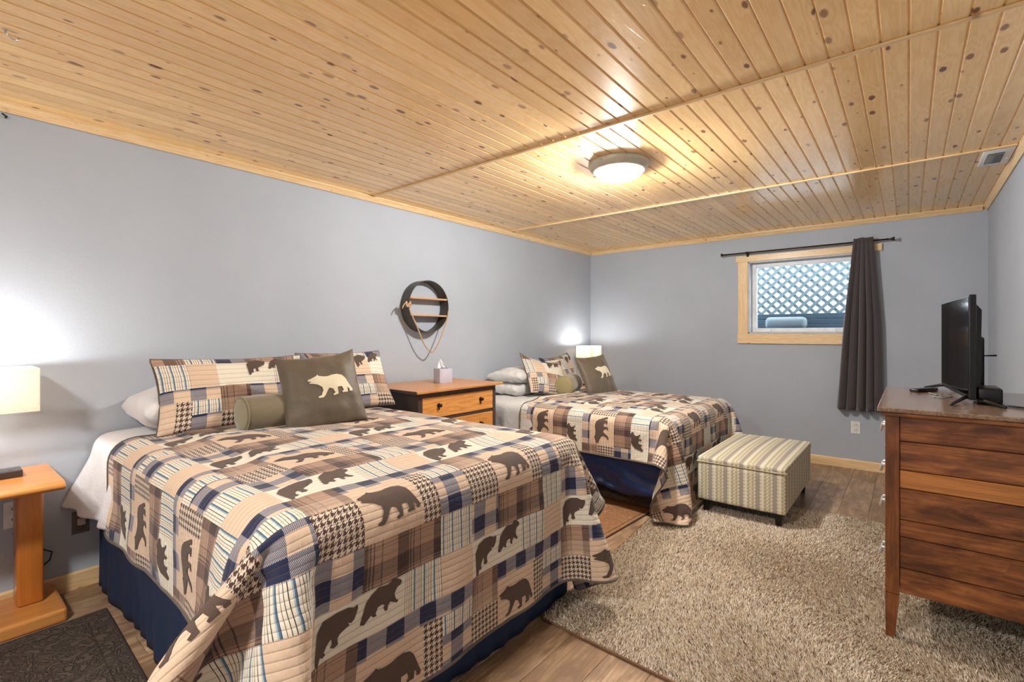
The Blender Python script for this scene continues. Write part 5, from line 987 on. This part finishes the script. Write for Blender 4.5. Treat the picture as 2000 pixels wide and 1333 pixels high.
# ================================================================ RING SHELF WITH ROPE
rs_ = thing('ring_shelf', 'round dark metal strap wall shelf with two boards and a hanging rope', 'wall shelf', (0.0, 2.813, 1.542))
autosmooth(B().lathe([(.225, .001), (.225, .110), (.220, .110), (.220, .001), (.225, .001)], (0, 0, 0), 72, 'X').obj('ring', IRON, rs_), 40)
for zz in (.068, -.078):
    hw = math.sqrt(.2195**2-zz*zz)-.001
    B().box(.002, .108, -hw, hw, zz-.007, zz+.007, .001, 1).obj('shelf_board', SHELFW, rs_)
# rope: tied at the left side, sagging below the ring and up to the right
rp = [(.122, -.235, .0), (.124, -.215, -.06), (.122, -.15, -.17), (.12, -.10, -.27), (.118, -.05, -.345), (.115, .01, -.390), (.112, .05, -.385), (.112, .10, -.32), (.112, .16, -.21), (.112, .205, -.10), (.112, .222, -.03)]
rpt = catrom(np.array(rp), 5)
ropeo = B().tube(rpt, .0055, 8).obj('rope', ROPE, rs_, True)
kn = B()
kn.tube([(.118+.012*math.cos(a), -.208+.020*math.sin(a), .008+.02*math.sin(2*a)) for a in np.linspace(0, 6.3, 22)], .0075, 8)
kn.tube([(.130+.006*math.cos(2*a), -.206+.016*math.sin(a), .012*math.cos(a)) for a in np.linspace(0, 6.3, 22)], .007, 8)
kn.tube([(.12, -.215, .01), (.118, -.245, .012), (.116, -.262, -.012), (.116, -.268, -.03)], .005, 8)
bmesh.ops.translate(kn.bm, verts=kn.bm.verts, vec=(0, -.028, 0))
kn.obj('knot', ROPE, rs_, True)
B().tube([(.118, -.245, .012), (.12, -.258, .022), (.12, -.27, .02)], [.005, .008, .003], 8).obj('rope_end', ROPE, rs_, True)

# ================================================================ CURTAIN AND ROD
rd = thing('curtain_rod', 'thin dark curtain rod with flared finials above the small window', 'curtain rod', (2.46, D-.085, 2.178))
B().tube([(-.70, 0, 0), (.70, 0, 0)], .0075, 12).obj('rod', BRONZE, rd, True)
for s in (-1, 1):
    autosmooth(B().lathe([(.0075, 0), (.0095, .002), (.0095, .010), (.006, .016), (.008, .030), (.017, .050), (.019, .058), (.015, .060), (0, .056)] if s > 0 else [(.0075, 0), (.0095, -.002), (.0095, -.010), (.006, -.016), (.008, -.030), (.017, -.050), (.019, -.058), (.015, -.060), (0, -.056)], (s*.70, 0, 0), 20, 'X').obj('finial', BRONZE, rd), 50)
    bk = B().tube([(s*.50, .0, -.008), (s*.50, .03, -.012), (s*.50, .062, -.012)], .004, 8).box(s*.50-.012, s*.50+.012, .059, .063, -.035, .02, .001, 1).tube([(s*.50, .0+.012*math.cos(a), .012*math.sin(a)) for a in np.linspace(0, 2*math.pi, 13)], .003, 6)
    bk.obj('bracket', BRONZE, rd, True)
nx, nz = 120, 40
P = np.zeros((nx+1, nz+1, 3))
for j in range(nz+1):
    t = j/nz; z = 2.212-t*(2.212-.578)
    e = min(1, t/.5)
    xl = 2.912*(1-e)+2.822*e if t < .5 else 2.822+(2.765-2.822)*((t-.5)/.5)
    xr = 3.05*(1-e)+3.108*e if t < .5 else 3.108+(3.128-3.108)*((t-.5)/.5)
    if t < .03: z += 0
    for i in range(nx+1):
        s = i/nx
        am = .024+.038*min(1, t*1.8)
        ph_ = s*2*math.pi*5.2+.8*math.sin(s*5+1)+.25*math.sin(t*4+s*3)
        y = D-.088+am*math.sin(ph_)*(.7+.3*math.sin(s*9+2))
        x = xl+(xr-xl)*s+.010*math.sin(ph_*1+1.2)
        if t < .06: y = D-.085 + (y-(D-.085))*.8
        P[i, j] = (x, y, z + (.004*math.sin(s*40) if j == 0 else 0))
me, _ = grid_mesh('curtain', P); cu = mesh_obj('curtain', me, CURTAIN, None, True); tag(cu, 'dark brown curtain panel bunched at the right side of the window', 'curtain')
cu.modifiers.new('s', 'SOLIDIFY').thickness = .003

# ================================================================ OTTOMAN
def ott_mat():
    q = Mat('ottoman_fabric', .9); u, v, _ = q.sep(q.coord('UV'))
    def fr(x, p): return q.m_('FRACT', q.m_('DIVIDE', x, p))
    a = fr(u, .104); r = q.m_('FRACT', q.m_('MULTIPLY_ADD', q.m_('FLOOR', q.m_('DIVIDE', u, .013)), .5, q.m_('DIVIDE', v, .024)))
    cr, be, ol, gr = lin((232, 226, 204)), lin((206, 196, 168)), lin((180, 174, 138)), lin((168, 158, 148))
    rowm = q.m_('LESS_THAN', r, .5)
    cA = q.mix(rowm, be, ol); cB = q.mix(rowm, cr, be); cC = q.mix(rowm, gr, lin((176, 166, 154))); cD = q.mix(rowm, cr, lin((236, 232, 216)))
    def band(lo, hi): return q.m_('MULTIPLY', q.m_('GREATER_THAN', a, lo), q.m_('LESS_THAN', a, hi))
    col = q.mix(band(.0, .26), cB, cC)
    col = q.mix(band(.36, .50), col, cD); col = q.mix(band(.50, .64), col, cA); col = q.mix(band(.78, .9), col, cA)
    n = q.noise(q.coord('UV'), 500, 2)
    q.set('Base Color', q.mix(1.0, col, q.ramp(n, [(.3, .82), (.7, 1.0)]), 'MULTIPLY'))
    q.bump(q.m_('ADD', q.m_('MULTIPLY', rowm, .6), n), .0012, .5); return q.m
OM = ott_mat()
ot = thing('ottoman', 'rectangular ottoman in cream and beige woven fabric at the foot of the further bed', 'ottoman', (2.405, 4.15, 0))
def cushion_box(x0, x1, y0, y1, z0, z1, r, dome, name, par):
    bb = B(); bb.box(x0, x1, y0, y1, z0, z1, r, 3); bmesh.ops.subdivide_edges(bb.bm, edges=[e for e in bb.bm.edges if e.calc_length() > .08], cuts=10, use_grid_fill=True)
    for v in bb.bm.verts:
        a, b_ = (v.co.x-(x0+x1)/2)/((x1-x0)/2), (v.co.y-(y0+y1)/2)/((y1-y0)/2)
        if v.co.z > z1-.02: v.co.z += dome*(1-a*a)*(1-b_*b_)
        if abs(a) < .99 and abs(b_) > .9: v.co.y += .006*(1 if b_ > 0 else -1)*(1-a*a)
    me = bb.mesh(name); uv = me.uv_layers.new(name='UVMap')
    for p in me.polygons:
        n = p.normal
        for li in p.loop_indices:
            c = me.vertices[me.loops[li].vertex_index].co
            uv.data[li].uv = (c.x, c.y) if abs(n.z) > .6 else ((c.x, c.z) if abs(n.y) > abs(n.x) else (c.y, c.z))
    o = mesh_obj(name, me, OM, par, True); autosmooth(o, 50); return o
cushion_box(-.285, .285, -.53, .53, .105, .372, .012, 0, 'base', ot)
cushion_box(-.287, .287, -.532, .532, .372, .415, .014, .022, 'top_cushion', ot)
ring = [(-.288, -.533, .380), (.288, -.533, .380), (.288, .533, .380), (-.288, .533, .380), (-.288, -.533, .380)]
rp2 = []
for a, c in zip(ring, ring[1:]): rp2 += [tuple(np.array(a)+(np.array(c)-np.array(a))*k/10) for k in range(10)]
rp2.append(ring[-1])
B().tube(rp2, .005, 6, False).obj('piping', OM, ot, True)
B().box(-.275, .275, -.52, .52, .095, .106).obj('underside', BLACKLEG, ot)
for sx in (-1, 1):
    for sy in (-1, 1):
        x, y = sx*.235, sy*.475
        lb = B(); lb.lathe([(.020, 0), (.022, .004), (.030, .094), (.030, .096)], (x, y, 0), 4); bmesh.ops.rotate(lb.bm, verts=lb.bm.verts, cent=(x, y, 0), matrix=Matrix.Rotation(R(45), 3, 'Z'))
        lb.obj('leg', BLACKLEG, ot)

# ================================================================ RIGHT DRESSER
DX0, DY0, DY1 = 3.239, 2.634, 3.60
dr = thing('dresser', 'tall stained brown wooden dresser with plank sides at the right edge', 'dresser', (3.52, 3.12, 0))
dc = (3.52, 3.12)
def dbo(name, x0, x1, y0, y1, z0, z1, mat, par=dr, bev=.002, seg=1): return bxo(name, x0, x1, y0, y1, z0, z1, mat, par, bev, seg, dc)
tp = dbo('top', 3.212, 3.832, 2.598, 3.66, .976, .994, DTOP, dr, .004, 2)
dbo('moulding', 3.226, 3.815, 2.614, 3.63, .957, .976, CHERRY, dr, .006, 2)
def post(x0, y0, w=.048, d=.05):
    bb = B()
    x0 -= dc[0]; y0 -= dc[1]
    bb.box(x0, x0+w, y0, y0+d, .20, .957, .002, 1)
    lo = [(x0+w*.04, y0+d*.04), (x0+w*.66, y0+d*.04), (x0+w*.66, y0+d*.7), (x0+w*.04, y0+d*.7)]; hi = [(x0, y0), (x0+w, y0), (x0+w, y0+d), (x0, y0+d)]
    v0 = [bb.bm.verts.new((a, c, 0)) for a, c in lo]; v1 = [bb.bm.verts.new((a, c, .2)) for a, c in hi]
    for k in range(4): bb.bm.faces.new((v0[k], v0[(k+1) % 4], v1[(k+1) % 4], v1[k]))
    bb.bm.faces.new(v0[::-1])
    bb.obj('post', CHERRY_Z, dr)
for x in (3.239, 3.782-.0):
    for y in (2.634, 3.552): post(x, y)
SE = [.957, .852, .730, .653, .520, .447, .315, .209]
for k in range(7):
    m = CHERRY_LIGHT if k == 2 else CHERRY
    dbo('side_plank', 3.288, 3.781, 2.641+random.uniform(-.001, .002), 2.660, SE[k+1]+.0015, SE[k]-.0015, m, dr, .0022, 1)
    dbo('side_plank', 3.288, 3.781, 3.575, 3.594, SE[k+1]+.0015, SE[k]-.0015, m, dr, .0022, 1)
dbo('back_panel', 3.815, 3.825, 2.684, 3.552, .21, .957, CHERRY)
dbo('carcass', 3.262, 3.81, 2.664, 3.572, .225, .95, DARKBROWN)
zz = [.945, .825, .64, .45, .235]
CRY = Mat('crystal_pull', .08); CRY.set('Base Color', lin((225, 232, 236))); CRY.set('Metallic', .7)
for k in range(4):
    d = dbo('drawer', 3.243, 3.26, 2.686, 3.55, zz[k+1]+.005, zz[k]-.005, CHERRY)
    zc = (.885, .705, .545, .33)[k]
    for yy in (2.80, 3.43):
        hb = B()
        for e in (-.035, .035): hb.lathe([(.012, 0), (.014, -.004), (.008, -.008), (.006, -.020), (.0, -.022)], (3.243-dc[0], yy+e-dc[1], zc+.012), 12, 'X')
        hb.tube([(3.243-.018-dc[0], yy-.036-dc[1], zc+.012), (3.243-.024-dc[0], yy-.030-dc[1], zc-.014), (3.243-.026-dc[0], yy-dc[1], zc-.022), (3.243-.024-dc[0], yy+.030-dc[1], zc-.014), (3.243-.018-dc[0], yy+.036-dc[1], zc+.012)], .0055, 8)
        autosmooth(hb.obj('drawer_pull', CRY.m, d), 50)

# television
tv = thing('television', 'small black flat-screen television seen nearly edge-on on the tall dresser', 'television', (3.505, 3.31, .994), R(5))
B().box(-.012, .012, -.365, .365, .020, .487, .004, 2).obj('bezel', BLACK, tv)
B().box(-.0135, -.0118, -.353, .353, .040, .478).obj('screen', SCREEN, tv)
autosmooth(B().prism([(.012, .030), (.035, .05), (.040, .42), (.012, .46)], -.30, .32).obj('back_cover', BLACK, tv), 40)
autosmooth(B().box(.036, .075, -.16, .22, .055, .30, .012, 3).obj('rear_housing', BLACK, tv), 40)
for s in (-1, 1):
    y = s*.30; e = .16 if s < 0 else .06
    B().tube([(0, y, .035), (-.025, y+.03*s, .024), (-.085, y+e*s, .006)], [.012, .008, .006], 8).obj('foot', BLACK, tv, True)
    B().tube([(0, y, .035), (.025, y+.03*s, .024), (.085, y+e*s, .006)], [.012, .008, .006], 8).obj('foot', BLACK, tv, True)
B().tube([(.07, -.02, .205), (.095, -.02, .206), (.14, -.02, .208)], [.004, .003, .005], 8).obj('cable_plug', BLACK, tv, True)
st = B().box(.04, .125, -.335, -.16, .0, .075, .012, 3).obj('speaker_box', BLACK); st.location = (3.51, 3.31, .994); tag(st, 'small black box standing behind the foot of the television', 'box')
autosmooth(st, 40)
rm = autosmooth(B().box(-.10, .085, -.022, .022, 0, .018, .006, 3).obj('remote_control', BLACK), 40); rm.location = (3.385, 3.47, .994); rm.rotation_euler = (0, 0, R(62)); tag(rm, 'slim black remote control lying in front of the television', 'remote control')
cbk = B()
cbk.tube([(3.60, 3.02, 1.02), (3.63, 2.96, .999), (3.70, 2.90, .999), (3.78, 2.92, .999), (3.826, 3.0, .999)], .0045, 8)
o = cbk.obj('television_cable', BLACK, None, True); tag(o, 'black cable running across the dresser top behind the television', 'cable')
cb3 = B().tube([(3.40, 3.35, .998), (3.43, 3.25, .998), (3.41, 3.17, .999), (3.44, 3.12, .999), (3.48, 3.18, .999)], .003, 6).obj('thin_cord', flat('grey_cord', (150, 152, 158), .5), None, True); tag(cb3, 'thin pale cord in front of the television on the dresser', 'cord')

# ================================================================ RUGS AND MATS
def quad(c, a, b_):        # bilinear point on the quad c = [p00, p10, p11, p01]
    c = np.array(c, float)
    return (c[0]*((1-a)*(1-b_))[:, None]+c[1]*(a*(1-b_))[:, None]+c[2]*(a*b_)[:, None]+c[3]*((1-a)*b_)[:, None])
RC = [(2.02, 1.815), (3.80, 1.735), (3.80, 4.235), (1.845, 4.06)]
rg = thing('area_rug', 'large shaggy beige and brown speckled rug on the plank floor', 'rug')
rbm = Mat('rug_backing', .95); nz_ = rbm.noise(rbm.coord(), 160, 3)
rbm.set('Base Color', rbm.ramp(nz_, [(.35, lin((120, 100, 82))), (.65, lin((186, 168, 144)))]))
B().prism(RC, .0, .010, 'Z').obj('backing', rbm.m, rg)
e = [(x, y, .007) for x, y in RC+[RC[0]]]; ee = []
for a, c in zip(e, e[1:]): ee += [tuple(np.array(a)+(np.array(c)-np.array(a))*k/12) for k in range(12)]
B().tube(ee+[e[-1]], .006, 6, False).obj('binding', flat('rug_binding', (120, 88, 62), .9), rg, True)
NB = 210000
a, c = rng.random(NB), rng.random(NB)
base = quad(RC, a, c)
hgt_ = rng.uniform(.014, .026, NB); th_ = rng.uniform(0, 2*np.pi, NB); wv = rng.uniform(.0022, .0040, NB)
# footprints and brushing: leaning direction drifts over the rug
px, py = base[:, 0], base[:, 1]
drift = 2.2*np.sin(px*3.1+1.3*np.sin(py*2.3))+1.8*np.cos(py*3.7+px*1.9)
ln = rng.uniform(.005, .016, NB); la = drift+rng.normal(0, .9, NB)
V = np.zeros((NB, 3, 3))
V[:, 0, 0] = px-np.cos(th_)*wv; V[:, 0, 1] = py-np.sin(th_)*wv; V[:, 0, 2] = .006
V[:, 1, 0] = px+np.cos(th_)*wv; V[:, 1, 1] = py+np.sin(th_)*wv; V[:, 1, 2] = .006
V[:, 2, 0] = px+np.cos(la)*ln; V[:, 2, 1] = py+np.sin(la)*ln; V[:, 2, 2] = hgt_
me = bpy.data.meshes.new('pile'); me.vertices.add(NB*3); me.vertices.foreach_set('co', V.reshape(-1))
me.loops.add(NB*3); me.loops.foreach_set('vertex_index', np.arange(NB*3, dtype=np.int32))
me.polygons.add(NB); me.polygons.foreach_set('loop_start', np.arange(0, NB*3, 3, dtype=np.int32)); me.update(calc_edges=True)
pal = np.array([lin((246, 236, 218)), lin((226, 210, 186)), lin((196, 170, 140)), lin((104, 76, 56)), lin((252, 246, 234))])
ci = pal[rng.choice(5, NB, p=[.30, .25, .14, .12, .19])]
ca = me.color_attributes.new('tint', 'FLOAT_COLOR', 'POINT'); ca.data.foreach_set('color', np.repeat(ci, 3, 0).reshape(-1))
pm_ = Mat('shag_pile', .95); at = pm_.t.nodes.new('ShaderNodeVertexColor'); at.layer_name = 'tint'; pm_.set('Base Color', at.outputs[0])
po = mesh_obj('pile', me, pm_.m, rg); tag(po, kind='stuff')

def mat_rug(name, corners, rgb1, rgb2, edge, label, bumpd, sc, inset=None):
    t = thing(name, label, 'mat')
    q = Mat(name+'_surface', .95); c0 = q.coord()
    sw = q.noise(c0, sc, 3, .5, 2.5); fz = q.noise(c0, 380, 2)
    line = q.ramp(sw, [(.40, 0), (.46, 1), (.52, 0), (.60, .8), (.66, 0)])
    colr = q.mix(line, lin(rgb1), lin(rgb2))
    q.set('Base Color', q.mix(1.0, colr, q.ramp(fz, [(.3, .7), (.7, 1.0)]), 'MULTIPLY'))
    q.bump(q.m_('ADD', q.m_('MULTIPLY', line, -.9), q.m_('MULTIPLY', fz, .35)), bumpd, .9)
    B().prism(corners, 0, .008, 'Z').obj('field', q.m, t)
    e = [(x, y, .006) for x, y in corners+[corners[0]]]
    B().tube(sum([[tuple(np.array(a)+(np.array(c)-np.array(a))*k/8) for k in range(8)] for a, c in zip(e, e[1:])], [])+[e[-1]], .005, 6, False).obj('binding', edge, t, True)
    if inset:
        cn = np.array(corners).mean(0); ins = [tuple(cn+(np.array(p)-cn)*np.array(inset)) for p in corners]
        f = [(x, y, .0088) for x, y in ins+[ins[0]]]
        B().tube(sum([[tuple(np.array(a)+(np.array(c)-np.array(a))*k/8) for k in range(8)] for a, c in zip(f, f[1:])], [])+[f[-1]], .0018, 6, False).obj('border_line', edge, t, True)
    return t
mat_rug('floor_mat', [(.395, -.9), (1.62, -.9), (1.60, .535), (.375, .575)], (104, 90, 80), (76, 64, 58), flat('dark_mat_edge', (52, 44, 40), .9), 'dark taupe mat with raised scroll pattern on the floor left of the near bed', .012, 11, (.86, .89))
mat_rug('floor_mat', [(.75, 2.35), (1.79, 2.32), (1.86, 3.46), (.80, 3.48)], (176, 130, 88), (150, 104, 68), flat('brown_mat_edge', (84, 58, 44), .9), 'tan brown mat with swirling pattern on the floor between the two beds', .003, 16, (.94, .95))
